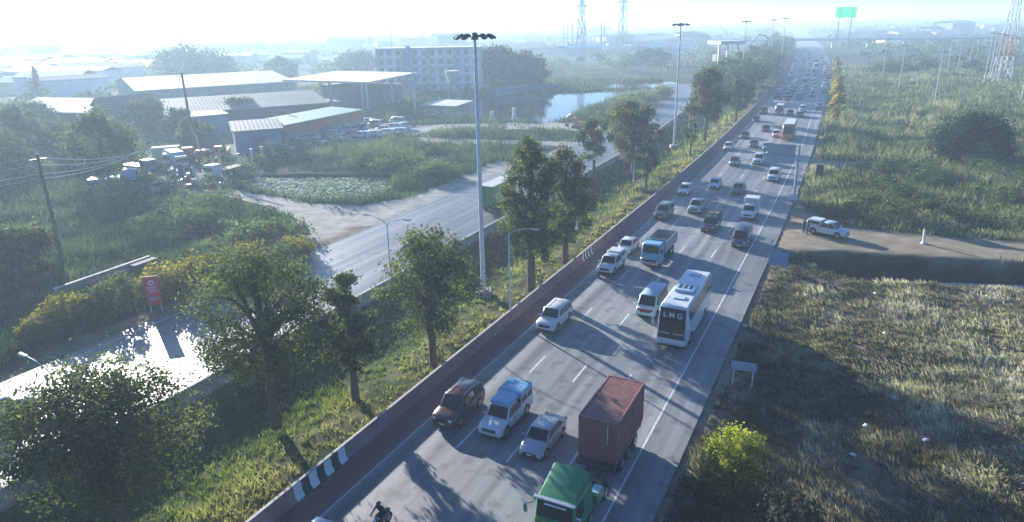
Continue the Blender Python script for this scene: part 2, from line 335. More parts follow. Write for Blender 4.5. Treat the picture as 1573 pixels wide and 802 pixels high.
def ground_c(x, y):
    s, t = toST(x, y); tl = t-lr_shift(s); r_ = np.hypot(x, y)
    def mixc(c, b, f): return c*(1-f[..., None])+np.array(b)*f[..., None]
    c = np.zeros(x.shape+(3,)); c[:] = (.045, .065, .028)
    n1 = nz(x, y, 7); n2 = nz(x, y, 2.2, 3); n3 = nz(x, y, 18, 6)
    c = mixc(c, (.10, .10, .045), ss(n1, 0, .9))
    near = ss(t, 2.6, 3.4)*ss(52-s, 0, 4)
    c = mixc(c, (.16, .135, .10), near); c = mixc(c, (.33, .275, .22), near*ss(n2+.8*n1+.03*(t-18), .1, 1.0))
    c = mixc(c, (.26, .22, .16), ss(t, 2.0, 2.4)*ss(4.2-t, 0, 1.0)*(s < 400))
    c = mixc(c, (.17, .15, .075), ss(-t, 16, 16.3)*ss(24-(-t), 0, 6)*ss(n2, -.6, .6)*.7)
    for P, q in ((DIRT, (.29, .235, .175)), (DIRT2, (.34, .28, .21)), (APRON, (.40, .37, .33)), (PATH1, (.36, .34, .30)), (PATH2, (.32, .30, .25)), (YARD, (.20, .185, .165)), (POND_SHADE, (.018, .026, .022))):
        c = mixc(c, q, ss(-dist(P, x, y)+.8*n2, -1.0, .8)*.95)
    c = mixc(c, (.20, .17, .11), ss(-tl, 46.4, 46.8)*ss(49.5+tl+n2, 0, 1.2)*(s < 40))
    c = mixc(c, (.035, .03, .028), ss(-dist(DITCH, x, y)-.5*n2, -.9, .5)*.92)  # shade of the ditch bank painted into its ground colour
    far = ss(r_, 260, 420); c = mixc(c, (.085, .095, .075), far*ss(n3, -.6, .7)); c = mixc(c, (.16, .15, .13), ss(r_, 420, 600)*ss(n1+n3, .5, 1.2))
    return c
def axis(lo, hi, step, far, g=1.16):
    a = list(np.arange(lo, hi+.01, step)); d = step
    while a[-1] < far: d *= g; a.append(a[-1]+d)
    b = []; d = step; v = lo
    while v > -far: d *= g; v -= d; b.append(v)
    return np.array(b[::-1]+a)
SX = axis(-110, 110, 1.0, 9500); SY = axis(14, 255, 1.0, 9500)
gx, gy = np.meshgrid(SX, SY); gz = ground_h(gx, gy); gc = ground_c(gx, gy)
nx, ny = len(SX), len(SY); idx = np.arange(nx*ny).reshape(ny, nx)
me = bpy.data.meshes.new('ground'); me.vertices.add(nx*ny)
me.vertices.foreach_set('co', np.stack([gx, gy, gz], -1).astype(np.float32).ravel())
q = np.stack([idx[:-1, :-1], idx[:-1, 1:], idx[1:, 1:], idx[1:, :-1]], -1).reshape(-1, 4)
me.loops.add(q.size); me.loops.foreach_set('vertex_index', q.astype(np.int32).ravel())
me.polygons.add(len(q)); me.polygons.foreach_set('loop_start', np.arange(0, q.size, 4, dtype=np.int32))
a = me.color_attributes.new('Col', 'FLOAT_COLOR', 'POINT'); c4 = np.ones((nx*ny, 4), np.float32); c4[:, :3] = gc.reshape(-1, 3)
a.data.foreach_set('color', c4.ravel()); me.materials.append(MATS['ground']); me.update(calc_edges=True)
me.polygons.foreach_set('use_smooth', np.ones(len(q), bool))
gr = bpy.data.objects.new('ground', me); COL.objects.link(gr); tag(gr, kind='structure')

# ------------------------------------------------------------ roads, markings, water
STN = list(np.arange(-60, 300, 6))+list(np.arange(300, 1500, 25))
def strip(name, tl, tr, m, z, s0=-60, s1=1500, shift=None, kind='structure', mid=None):
    b = MB().use(m); uv = []; S = [s for s in STN if s0 < s < s1]; S = [s0]+S+[s1]; K = 2
    for i, s in enumerate(S):
        a = tl(s) if callable(tl) else tl; c = tr(s) if callable(tr) else tr; o = shift(s) if shift else 0
        for t in (a, c):
            p = W(s, t+o, z); b.V.append(tuple(p)); uv.append((s, t))
    for i in range(len(S)-1): b.F.append((2*i, 2*i+1, 2*i+3, 2*i+2)); b.M.append(m)
    o = b.build(name, uv=uv); tag(o, kind=kind); return o
redge = lambda s: 2.4+float(np.interp(s, [200, 350], [0, 4.2]))
strip('highway', -13.95, redge, 'asphalt', 0.0)
strip('shoulder', -16.3, -13.95, 'asphalt_red', 0.0)
ls = lambda s: float(lr_shift(s))
strip('frontage_road', LR_FAR, LR_NEAR, 'asphalt_left', 0.0, -60, 262, shift=ls)
def dashes(name, items, wd, s_step=6):
    b = MB().use('line_white')
    for (s0, s1, t, sh) in items:
        ss_ = [s0]; 
        while ss_[-1] < s1-1e-3: ss_.append(min(s1, ss_[-1]+s_step))
        for a, c in zip(ss_, ss_[1:]):
            oa, oc = (sh(a), sh(c)) if sh else (0, 0)
            b.add([W(a, t+oa-wd/2, .008), W(a, t+oa+wd/2, .008), W(c, t+oc+wd/2, .008), W(c, t+oc-wd/2, .008)], [(0, 1, 2, 3)])
    tag(b.build(name), kind='structure')
dashes('lane_markings', [(12.7+10.75*k, 15.6+10.75*k, t, None) for k in range(-4, 50) for t in (-3.45, -7.0, -10.5)]
       + [(12.7+10.75*k, 15.6+10.75*k, .0, None) for k in range(20, 50)], .15)
dashes('edge_lines', [(-60, 225, 0.0, None), (250, 700, 4.2, None)], .14)
dashes('inner_edge_line', [(-60, 700, -13.88, None)], .08)
dashes('frontage_markings', [(-60, 255, t, ls) for t in (-31.9, -45.2)], .10)
def pool(name, P, z):
    b = MB().use('water'); b.add([(p[0], p[1], z) for p in P], [tuple(range(len(P)))]); tag(b.build(name), kind='structure')
def grow(P, g):
    c = P.mean(0); v = P-c; return c+v*(1+g/np.maximum(np.hypot(v[:, 0], v[:, 1]), 1)[:, None])
pool('lily_pond_water', grow(LILY, 2), -.62); pool('pool_water', grow(POOL, 2), -.6); pool('canal_water', grow(CANAL, 2), -.6)
pool('far_pond_water', grow(CANAL2, 2), -.6); pool('field_pond_water', grow(FPOND, 1.5), -.75)

# concrete barriers
def barrier(name, t, s0, s1, h, shift, label, face='barrier_concrete', grp=None):
    root = thing(name, W(s0, t), label=label, cat='barrier', group=grp); inv = Matrix.Translation(-root.location)
    S = [s0]+[s for s in STN if s0 < s < s1]+[s1]
    def ring(s, prof): o = shift(s) if shift else 0; return [W(s, t+o+u, z) for u, z in prof]
    b = MB(inv).use(face); b.loft([ring(s, [(-.3, -.25), (.3, -.25), (.3, .08), (.14, .32), (.10, h), (-.10, h), (-.14, .32), (-.3, .08)]) for s in S]); b.build('wall', root)
    b = MB(inv).use('barrier_cap'); b.loft([ring(s, [(-.09, h+.002), (.09, h+.002), (.09, h+.03), (-.09, h+.03)]) for s in S]); b.build('coping', root)
    return root, inv
bar, binv = barrier('concrete_barrier', -16.15, -40, 640, .98, None, 'long stained brown concrete barrier between the red shoulder and the tree lined median')
def stripes(s0, n, lw, gap):
    for i in range(n):
        for mname, d in (('kerb_white', 0), ('kerb_black', lw)):
            a = s0+i*(lw+gap)+d; c = a+(lw if d == 0 else gap)
            if d and i == n-1: continue
            b = MB(binv).use(mname); pr = [(.31, .0), (.315, .09), (.155, .33), (.115, .97)]
            b.add([W(a, -16.15+u, z) for u, z in pr]+[W(c, -16.15+u, z) for u, z in pr], [(i_, i_+4, i_+5, i_+1) for i_ in range(3)])
            o = b.build('painted_stripe', bar); o['label'] = ('white' if d == 0 else 'black')+' painted stripe on the barrier'
stripes(-6.3, 4, .62, .62); stripes(38.0, 4, .4, .45)
barrier('concrete_parapet', -30.9, -40, 330, .95, ls, 'grey concrete parapet along the near side of the left carriageway', 'concrete')

# ------------------------------------------------------------ trees and other plants
def leaves(C, rad, n, size, g, flat=.85):      # rhombic leaves around centres C (m,3), radii rad (m,)
    m = len(C); ci = g.integers(0, m, n) if not isinstance(rad, float) else g.integers(0, m, n)
    d = g.normal(size=(n, 3)); d /= np.linalg.norm(d, axis=1)[:, None]; rr = np.asarray(rad)[ci]*g.uniform(.35, 1, n)**.6
    p = C[ci]+d*rr[:, None]*np.array([1, 1, flat])
    nrm = g.normal(size=(n, 3))*.8+d*.5+np.array([0, 0, .7]); nrm /= np.linalg.norm(nrm, axis=1)[:, None]
    a = np.cross(nrm, g.normal(size=(n, 3))); a /= np.linalg.norm(a, axis=1)[:, None]; b = np.cross(nrm, a)
    L_ = (size*g.uniform(.6, 1.35, n))[:, None]
    V = np.stack([p-a*L_, p+b*L_*.45, p+a*L_, p-b*L_*.45], 1).reshape(-1, 3); return V, ci
def tree_proto(seed, H, rad, lean=0.0, nleaf=6500, size=.21, base=(.058, .082, .04), tip=(.155, .175, .07), low=.38, ncl=46, open_=.5):
    g = np.random.default_rng(seed); tr = MB().use('bark')
    top = Vector((lean*H*.5, g.normal()*.03*H, H*.78)); r_ = .022*H+.03
    tk = [Vector((0, 0, -.3)), Vector((lean*H*.1, 0, H*.2)), Vector((lean*H*.25+g.normal()*.02*H, g.normal()*.02*H, H*.42)), top*.8+Vector((0, 0, 0)), top]
    tr.tube(tk, [r_*1.25, r_, r_*.8, r_*.5, r_*.2], 8)
    C = []; rd = []
    zc = H*(low+(1-low)/2); hz = H*(1-low)/2
    for i in range(ncl):
        for _ in range(40):
            v = g.uniform(-1, 1, 3); q = np.linalg.norm(v)
            if .35 < q < 1: break
        taper = 1-.35*max(0, v[2])
        c = np.array([v[0]*rad*.86*taper+lean*H*.4, v[1]*rad*.86*taper, zc+v[2]*hz*.88]); C.append(c); rd.append(g.uniform(.11, .21)*rad)
    C = np.array(C); rd = np.array(rd)
    for i in range(0, ncl, 2):
        c = Vector(C[i]); f = g.uniform(.35, .8); st = tk[1].lerp(tk[4], f*.9) if c.z > tk[1].z else tk[1]
        st = Vector((st.x, st.y, min(st.z, c.z-.1*H if c.z > .4*H else st.z)))
        mid = st.lerp(c, .55)+Vector((g.normal()*.15, g.normal()*.15, .04*H)); tr.tube([st, mid, c], [r_*.34, r_*.2, r_*.06], 5, False)
    V, ci = leaves(C, rd, int(nleaf*.68), size, g); V2, c2 = leaves(C, rd*1.9, nleaf-int(nleaf*.68), size, g); V = np.concatenate([V, V2]); ci = np.concatenate([ci, c2])
    cl = g.uniform(0, 1, ncl)[ci]; z = (V[::4, 2]-H*low)/(H*(1-low)); f = np.clip(.25*cl+.2*g.uniform(0, 1, len(ci))+.45*(cl > .72), 0, 1)[:, None]
    col = np.array(base)*(1-f)+np.array(tip)*f; col *= g.uniform(.75, 1.25, (len(ci), 1))
    return tr, V, col
def tree(name, seed, loc, H, rad, label, group=None, cat='tree', **k):
    tr, V, col = tree_proto(seed, H, rad, **k); r_ = thing(name, loc, 0, label, cat, group)
    tr.build('trunk', r_, smooth=True); o = np_mesh('crown', V, 4, col, 'leaf', r_); return r_
def dup_tree(src, loc, sc_, rz, label, group=None, cat='tree'):
    c = copy_tree(src, loc, rz); c.scale = (sc_[0], sc_[0], sc_[1]) if hasattr(sc_, '__len__') else (sc_,)*3; return tag(c, label, cat, group)
G1 = 'trees planted along the median'
def T(px, py, topy, rad, seed, label, **k):
    H = tall(px, py, topy); return tree('median_tree', seed, at(px, py), H, rad, label, G1, **k)
T(190, 812, 556, 5.6, 11, 'large spreading dark tree in the lower left corner, through which the bright road shows', nleaf=30000, low=.18, ncl=130, size=.115)
T(424, 650, 368, 5.0, 12, 'big round dark green tree in front of the glaring left carriageway', nleaf=24000, low=.24, ncl=120, size=.115)
T(546, 612, 405, 2.2, 13, 'narrow dark tree squeezed between two larger median trees', nleaf=9500, low=.15, ncl=50, size=.14)
T(666, 562, 338, 4.6, 14, 'median tree with a bare lower trunk nearest the maroon car', nleaf=12500, low=.2, ncl=90, size=.14)
T(816, 446, 188, 3.4, 15, 'tallest median tree, just right of the near floodlight mast', nleaf=13500, low=.08, ncl=110, size=.165)
T(868, 404, 215, 3.8, 16, 'dense median tree beside the striped end of the barrier', nleaf=11000, low=.1, ncl=85, size=.165)
T(912, 272, 178, 3.6, 17, 'loose crowned tree beyond the green box truck', nleaf=5200, low=.25, ncl=38, size=.24)
T(972, 262, 143, 5.4, 18, 'wide tree with yellowish top behind the curved street lamp', nleaf=9500, low=.12, ncl=60, size=.26, tip=(.17, .16, .05))
T(992, 290, 222, 1.9, 19, 'small dark sapling at the foot of the street lamp, beside the grass', nleaf=2600, low=.3, ncl=20, size=.24)
T(1060, 240, 180, 1.5, 20, 'thin tree standing alone in the bright median grass', nleaf=1500, low=.3, ncl=14, size=.24)
T(1082, 218, 96, 5.0, 21, 'tall reddish topped tree right of the second floodlight mast', nleaf=9500, low=.14, ncl=60, size=.3, tip=(.15, .11, .055))
T(1130, 186, 112, 4.6, 22, 'rounded tree where the far median thicket begins', nleaf=6500, low=.2, ncl=44, size=.32)
proto = [tree('median_tree', 30+i, W(s, t), H, rad, lab, G1, nleaf=4200, low=.12, ncl=36, size=.42) for i, (s, t, H, rad, lab) in enumerate([
    (205, -24, 12, 6, 'broad tree in the far thicket beside the left barrier'), (222, -22.5, 13, 6, 'domed tree in the far thicket, nearest the crowded lanes'),
    (240, -27, 13, 7, 'widest crown of the far median thicket')])]
k = 0
for s in np.arange(212, 640, 14):
    for t in (-23.5, -31):
        k += 1; src = proto[k % 3]; sc_ = random.uniform(.75, 1.1)
        dup_tree(src, W(s+random.uniform(-4, 4), t+random.uniform(-2, 2)), sc_, random.uniform(0, 6.3), 'one of the far trees merging into a dark thicket left of the crowded lanes', 'far trees of the median thicket')
# yellowing trees beside the right edge
yt = tree('yellowing_tree', 41, at(1284, 184), 7.0, 2.2, 'front tree of the yellow row on the right roadside', 'yellowing roadside trees', nleaf=4200, low=.0, ncl=40, size=.3, base=(.22, .19, .03), tip=(.62, .44, .05))
for i, (px, py, lab) in enumerate([(1284, 165, 'second tree of the yellow row on the right roadside'), (1285, 150, 'middle tree of the yellow roadside row'), (1286, 138, 'orange tinted tree behind the middle of the yellow roadside row'),
                    (1285, 126, 'slender tree near the far end of the yellow roadside row'), (1284, 116, 'last but one tree of the yellow roadside row'), (1283, 107, 'last and smallest tree of the yellow roadside row')]):
    dup_tree(yt, at(px, py), (random.uniform(.9, 1.25), random.uniform(.85, 1.1)), i*1.1, lab, 'yellowing roadside trees')
# bushes
BUSHQ = []
def bush(name, seed, loc, H, rad, label, group=None, **k):
    g = np.random.default_rng(seed); r_ = thing(name, loc, 0, label, 'bush', group); n = k.get('ncl', 26); C = []; 
    for i in range(n):
        a = g.uniform(0, 6.28); q = math.sqrt(g.uniform(0, 1)); C.append((math.cos(a)*rad*.8*q, math.sin(a)*rad*.8*q, H*g.uniform(.2, .85)*(1-.45*q*q)))
    C = np.array(C); st = MB().use('bark')
    for i in range(0, n, 4): st.tube([(0, 0, -.2), Vector(C[i])*.5+Vector((0, 0, .2)), Vector(C[i])], [.05+.01*H, .04, .015], 5, False)
    st.build('stem', r_); nl = k.get('nleaf', 3500); V, ci = leaves(C, rad*g.uniform(.16, .40, n), int(nl*.75), k.get('size', .16), g); V2, c2 = leaves(C, np.full(n, .5*rad), nl-int(nl*.75), k.get('size', .16), g); V = np.concatenate([V, V2]); ci = np.concatenate([ci, c2])
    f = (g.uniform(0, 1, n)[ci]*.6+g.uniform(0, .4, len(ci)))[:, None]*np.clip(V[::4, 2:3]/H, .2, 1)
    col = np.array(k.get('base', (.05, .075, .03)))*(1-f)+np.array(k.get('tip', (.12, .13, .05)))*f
    np_mesh('foliage', V, 4, col, 'leaf', r_); return r_
YB = dict(base=(.10, .10, .03), tip=(.46, .36, .06))
for i, (px, py, H, rd, lab) in enumerate([(62, 512, 1.8, 1.8, 'smallest low bush left of the orange topped verge bush'), (140, 490, 2.6, 1.8, 'small bush between the orange topped bush and its taller green neighbour'), (248, 456, 3.4, 2.2, 'bush directly behind the red banner sign'),
        (318, 440, 3.6, 2.4, 'bush with yellow sprays right of the yellow flecked one'), (388, 418, 3.4, 3.0, 'bush showing above the crown of the big round tree'), (452, 396, 2.6, 2.6, 'last bush of the verge row before the dirt apron')]):
    BUSHQ.append((i, px, py, H, rd, lab))
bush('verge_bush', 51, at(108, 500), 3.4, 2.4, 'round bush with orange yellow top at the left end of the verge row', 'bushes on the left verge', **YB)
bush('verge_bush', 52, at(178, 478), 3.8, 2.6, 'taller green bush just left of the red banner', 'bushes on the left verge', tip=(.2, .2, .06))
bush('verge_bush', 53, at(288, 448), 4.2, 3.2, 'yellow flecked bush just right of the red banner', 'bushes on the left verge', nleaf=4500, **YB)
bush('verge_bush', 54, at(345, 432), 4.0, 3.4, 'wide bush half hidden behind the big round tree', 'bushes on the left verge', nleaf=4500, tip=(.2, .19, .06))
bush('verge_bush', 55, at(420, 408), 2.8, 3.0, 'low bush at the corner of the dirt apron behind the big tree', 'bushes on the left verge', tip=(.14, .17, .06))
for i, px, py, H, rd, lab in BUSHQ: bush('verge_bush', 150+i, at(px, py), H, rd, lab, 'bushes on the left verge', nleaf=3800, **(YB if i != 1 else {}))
bush('field_thicket', 56, at(1490, 243), 8.5, 7.2, 'large dark bush dominating the right grass field', nleaf=22000, ncl=70, size=.28, base=(.02, .034, .016), tip=(.045, .062, .026))
bush('field_thicket', 57, at(1502, 252), 4.2, 3.0, 'pale green shrub in front of the large dark field bush', nleaf=3000, size=.26, base=(.10, .13, .06), tip=(.2, .23, .1))
bush('field_thicket', 58, at(1370, 112), 5, 10, 'broad dark shrub among the poles of the far right field', nleaf=3000, size=.5)
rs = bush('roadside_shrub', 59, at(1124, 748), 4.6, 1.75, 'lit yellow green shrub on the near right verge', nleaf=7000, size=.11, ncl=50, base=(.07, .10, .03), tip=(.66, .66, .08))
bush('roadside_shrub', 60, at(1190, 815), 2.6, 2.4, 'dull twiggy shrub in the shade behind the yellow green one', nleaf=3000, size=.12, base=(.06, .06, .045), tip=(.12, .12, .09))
for i, (px, py, H, rd, lab) in enumerate([(-20, 270, 10, 9, 'dark tree cut by the left edge of the picture'), (100, 240, 7, 7, 'rounded green tree left of the scrapyard wall'), (130, 255, 6, 5, 'small bushy tree at the foot of the wires'), (300, 222, 6, 5, 'little tree behind the orange crane truck'), (20, 240, 11, 9, 'large dark tree at the left edge in front of the sheds'), (60, 200, 8, 7, 'low leafy tree before the hipped roof shed'), (165, 272, 12, 7, 'dark tree standing left of the scrapyard'),
        (230, 200, 9, 7, 'brownish tree behind the scrapyard trucks'), (278, 210, 7, 5, 'small tree below the blue walled shed'), (372, 192, 8, 6, 'yellow green tree between the shed roofs'), (12, 420, 5, 6, 'low dark thicket at the left edge of the wetland')]):
    tree('backdrop_tree', 60+i, at(px, py), H, rd, lab, 'trees on the wetland side', nleaf=5000, size=.36, low=.1, ncl=38, tip=(.11, .13, .05) if i != 7 else (.13, .1, .07))
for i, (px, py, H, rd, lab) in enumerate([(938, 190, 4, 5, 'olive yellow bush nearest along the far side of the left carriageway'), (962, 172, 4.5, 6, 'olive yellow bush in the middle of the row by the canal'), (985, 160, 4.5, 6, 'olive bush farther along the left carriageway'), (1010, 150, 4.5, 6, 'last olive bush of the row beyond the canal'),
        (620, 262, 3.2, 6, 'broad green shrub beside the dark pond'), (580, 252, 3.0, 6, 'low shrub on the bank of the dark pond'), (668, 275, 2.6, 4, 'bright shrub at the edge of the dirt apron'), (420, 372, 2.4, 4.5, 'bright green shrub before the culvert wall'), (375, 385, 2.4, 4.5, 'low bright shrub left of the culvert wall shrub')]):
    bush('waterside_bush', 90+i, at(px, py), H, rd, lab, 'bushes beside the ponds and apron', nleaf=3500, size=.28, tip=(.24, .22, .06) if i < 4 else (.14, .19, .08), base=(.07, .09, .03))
# conifer and dark domes far left
c = thing('conifer', at(62, 150), 0, 'dark pointed conifer rising over the pale roofs', 'tree'); b = MB().use('bark'); b.tube([(0, 0, 0), (0, 0, 11)], [.35, .05], 6); b.build('trunk', c)
g = np.random.default_rng(5); zz = g.uniform(.15, 1, 30)*12; C = np.stack([g.normal(size=30)*(12.5-zz)*.14, g.normal(size=30)*(12.5-zz)*.14, zz], 1)
V, ci = leaves(C, np.clip((13-zz)*.2, .4, 2.5), 2600, .4, g); np_mesh('crown', V, 4, np.tile([[.03, .045, .03]], (len(ci), 1)), 'leaf', c)
for i, (px, py, H, rd, lab) in enumerate([(305, 122, 17, 24, 'huge dome shaped tree behind the long white factory roof'), (434, 116, 10, 9, 'dark rounded tree right of the dome shaped giant'), (762, 134, 17, 12, 'large dark tree right of the apartment block'),
        (806, 134, 14, 12, 'second large tree beside the canal, right of the apartment block'), (550, 112, 12, 14, 'tree behind the open shed roof, left of the apartment block'), (1000, 100, 9, 12, 'tree behind the far pond')]):
    tree('distant_tree', 80+i, at(px, py), H, rd, lab, 'large trees in the distance', nleaf=6500, size=.9, low=.03, ncl=60, base=(.035, .05, .03), tip=(.06, .08, .04))

# ------------------------------------------------------------ grass and undergrowth (stuff)
def polar(n, r0_, r1_, a0=-46, a1=46, g=rng):
    r_ = r0_*(r1_/r0_)**g.uniform(0, 1, n); a = np.radians(g.uniform(a0, a1, n)); return r_*np.sin(a), r_*np.cos(a), r_
def blades(x, y, h, wd, lean, col, g, laydir=None, curve=.0):
    n = len(x); z = ground_h(x, y); a = g.uniform(0, 2*np.pi, n) if laydir is None else laydir+g.normal(size=n)*.5
    ln = lean*g.uniform(.3, 1.4, n); dx, dy = np.cos(a)*np.sin(ln)*h, np.sin(a)*np.sin(ln)*h; dz = np.cos(ln)*h
    b_ = g.uniform(0, np.pi, n); ux, uy = np.cos(b_)*wd/2, np.sin(b_)*wd/2
    V = np.stack([np.stack([x-ux, y-uy, z-.02], 1), np.stack([x+ux, y+uy, z-.02], 1), np.stack([x+dx, y+dy, z+dz], 1)], 1).reshape(-1, 3)
    return V
def clump(x, y, k, sp, g): return np.repeat(x, k)+g.normal(size=len(x)*k)*np.repeat(sp, k), np.repeat(y, k)+g.normal(size=len(x)*k)*np.repeat(sp, k)
def palette(f, cols):
    cols = np.array(cols); q = np.clip(f, 0, .999)*(len(cols)-1); i = q.astype(int); t = (q-i)[:, None]; return cols[i]*(1-t)+cols[np.minimum(i+1, len(cols)-1)]*t
POLYS = (DIRT, DIRT2, APRON, PATH1, PATH2, YARD)
def free(x, y, m=.3):
    ok = np.ones(len(x), bool)
    for P in POLYS: ok &= dist(P, x, y) > m*(1 if P is not YARD else -3)-.4+.8*nz(x, y, 1.6, 5)
    for P in (LILY, POOL, CANAL, CANAL2, FPOND): ok &= dist(P, x, y) > .2
    return ok
g = np.random.default_rng(21)
# tall grass field on the right
x, y, r_ = polar(60000, 62, 420); s, t = toST(x, y); ok = (t > 4.2+1.5*nz(s, s*0, 9)) & (s > 56) & free(x, y); x, y, r_ = x[ok], y[ok], r_[ok]
n1 = nz(x, y, 7); n2 = nz(x, y, 2.6, 4); n3 = nz(x, y, 22, 8); K = 7
hh = (1.0+.55*n1+.4*n2)*np.clip(r_/90, 1, 1.7); hh = np.clip(hh, .35, 3)
X, Y = clump(x, y, K, .28*np.clip(r_/80, 1, 3), g); H_ = np.repeat(hh, K)*g.uniform(.6, 1.2, len(X)); rr = np.repeat(r_, K)
f = np.repeat(.45+.25*n3+.3*n2+.15*g.normal(size=len(x)), K)+.12*g.normal(size=len(X))
V = blades(X, Y, H_, .13*np.clip(rr/70, 1, 5), .55, None, g); colr = palette(f, [(.042, .06, .032), (.082, .11, .055), (.145, .165, .09), (.26, .26, .165), (.40, .37, .27)])
tag(np_mesh('tall_grass', V, 3, colr, 'blade'), 'tall green grass filling the field right of the highway', 'grass', kind='stuff')
# wetland on the left
x, y, r_ = polar(60000, 52, 330); s, t = toST(x, y); ok = ((t-lr_shift(s)) < -50.0-.6*nz(x, y, 5)) & free(x, y); x, y, r_ = x[ok], y[ok], r_[ok]
n1 = nz(x, y, 8, 2); n2 = nz(x, y, 2.8, 9); n3 = nz(x, y, 20, 1)
hh = np.clip((1.1+.7*n1+.45*n2)*np.clip(r_/100, 1, 1.6), .3, 3.2); dk = dist(POND_SHADE, x, y) < .5; hh = np.where(dk, .45, hh)
X, Y = clump(x, y, K, .3*np.clip(r_/80, 1, 3), g); H_ = np.repeat(hh, K)*g.uniform(.6, 1.2, len(X)); rr = np.repeat(r_, K)
f = np.repeat(np.where(dk, -.1, .35+.2*n3+.3*n2)+.15*g.normal(size=len(x))*~dk, K)+.1*g.normal(size=len(X))  # blades over the dark pond get the darkest colour, painted shade as well
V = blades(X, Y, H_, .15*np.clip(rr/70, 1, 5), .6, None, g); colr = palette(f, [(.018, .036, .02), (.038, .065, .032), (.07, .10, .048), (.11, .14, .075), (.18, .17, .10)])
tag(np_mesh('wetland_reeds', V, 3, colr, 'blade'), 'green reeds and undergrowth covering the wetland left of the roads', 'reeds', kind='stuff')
# median strip
x, y, r_ = polar(46000, 30, 330, -60, 50); s, t = toST(x, y); ok = (t < -16.7) & (t-lr_shift(s) > -30.4) & (g.uniform(0, 1, len(x)) < .45+.6*ss(nz(x, y, 3.2, 3), -.5, .5)); x, y, r_, t = x[ok], y[ok], r_[ok], t[ok]
n2 = nz(x, y, 2.2, 7); K = 9; hh = np.clip(.34+.22*n2+.03*(-t-17), .12, .9)*np.clip(r_/70, 1, 2)
X, Y = clump(x, y, K, .16*np.clip(r_/50, 1, 4), g); H_ = np.repeat(hh, K)*g.uniform(.6, 1.2, len(X)); rr = np.repeat(r_, K)
f = np.repeat(.3+.5*(1-ss(-t, 18, 25))+.2*n2+.12*g.normal(size=len(x)), K)+.1*g.normal(size=len(X))
V = blades(X, Y, H_, .10*np.clip(rr/45, 1, 5), .95, None, g); colr = palette(f, [(.035, .06, .025), (.07, .11, .04), (.13, .18, .05), (.27, .28, .09), (.36, .31, .16)])
tag(np_mesh('median_grass', V, 3, colr, 'blade'), 'yellow green grass growing on the tree lined median', 'grass', kind='stuff')
# rough mown field on the near right
x, y, r_ = polar(60000, 27, 80, 5, 62); s, t = toST(x, y); ok = (t > 3.0+.4*nz(x, y, 1.5)) & (s < 60) & (t > 3) & (dist(DITCH, x, y) > np.where(g.uniform(0, 1, len(x)) < .28, -9, .1)) & free(x, y) & (nz(x, y, 3.4, 9)+.5*nz(x, y, 1.1, 1) < .75+.4*g.normal(size=len(x))); x, y, r_, t, s = x[ok], y[ok], r_[ok], t[ok], s[ok]
n2 = .6*nz(x*.35+y*.2, y*1.5, .9, 7)+.5*nz(x, y, .8, 2); n1 = nz(x, y, 4, 2); n3 = nz(x, y, 2.0, 11); K = 7; dd = dist(DITCH, x, y) < .1
lay = n3*1.6+2.6; X, Y = clump(x, y, K, .10+.05*np.ones(len(x)), g)
H_ = np.repeat(np.clip(.34+.10*n1+.10*n2, .1, .7), K)*g.uniform(.5, 1.5, len(X)); rr = np.repeat(r_, K)
f = np.repeat(-.25*dd+.36+.42*n2+.24*n1+.022*(t-15)+.1*g.normal(size=len(x)), K)+.08*g.normal(size=len(X))  # tufts in the ditch darkened to blend with its painted shade
V = blades(X, Y, H_, (.085*np.clip(rr/35, 1, 3)), 1.35, None, g, laydir=np.repeat(lay, K)); colr = palette(f, [(.05, .052, .036), (.11, .108, .072), (.21, .19, .14), (.37, .33, .26), (.54, .48, .40), (.72, .67, .59)])
tag(np_mesh('cut_grass', V, 3, colr, 'blade'), 'flattened dry and green cut grass on the near right verge', 'grass', kind='stuff')
# lily leaves
x = g.uniform(LILY[:, 0].min(), LILY[:, 0].max(), 2600); y = g.uniform(LILY[:, 1].min(), LILY[:, 1].max(), 2600); ok = dist(LILY, x, y) < .5; x, y = x[ok], y[ok]; n = len(x)
a = g.uniform(0, 6.28, n); rr = g.uniform(.2, .45, n); z = -.56+g.uniform(0, .12, n); V = []
for q in range(6): V.append(np.stack([x+rr*np.cos(a+q*1.047), y+rr*np.sin(a+q*1.047), z+.05*np.cos(a*3+q)], 1))
tag(np_mesh('lily_pads', np.stack(V, 1).reshape(-1, 3), 6, palette(g.uniform(0, 1, n), [(.07, .13, .06), (.24, .34, .2), (.6, .7, .55)]), 'leaf'), 'mat of pale lotus leaves floating on the pond by the dirt apron', 'water plants', kind='stuff')
# far woods, one mass
x, y, r_ = polar(4200, 215, 3800, -50, 50); s, t = toST(x, y); ok = (abs(t+8) > 30) & ((r_ > 360) | ((t < -175) & (g.uniform(0, 1, len(x)) < .35))) & (dist(YARD, x, y) > 4) & (nz(x, y, 60, 3) > -.15) & (dist(CANAL, x, y) > 3) & (dist(CANAL2, x, y) > 3); x, y, r_ = x[ok], y[ok], r_[ok]
C = np.stack([x, y, g.uniform(1.5, 5, len(x))], 1); V, ci = leaves(C, np.clip(r_*.011, 3.5, 22)*g.uniform(.6, 1.2, len(x)), 90000, 1.0, g, .45)
q = V.reshape(-1, 4, 3); m = q.mean(1, keepdims=True); q = m+(q-m)*np.clip(r_[ci]/420, 1, 6)[:, None, None]; q[..., 2] = np.clip(q[..., 2], -.3, 16)
tag(np_mesh('far_woods', q.reshape(-1, 3), 4, palette(g.uniform(0, 1, len(x))[ci], [(.03, .045, .025), (.06, .08, .04), (.1, .12, .06)]), 'leaf'), 'hazy woods and scrub spreading to the horizon', 'woods', kind='stuff')
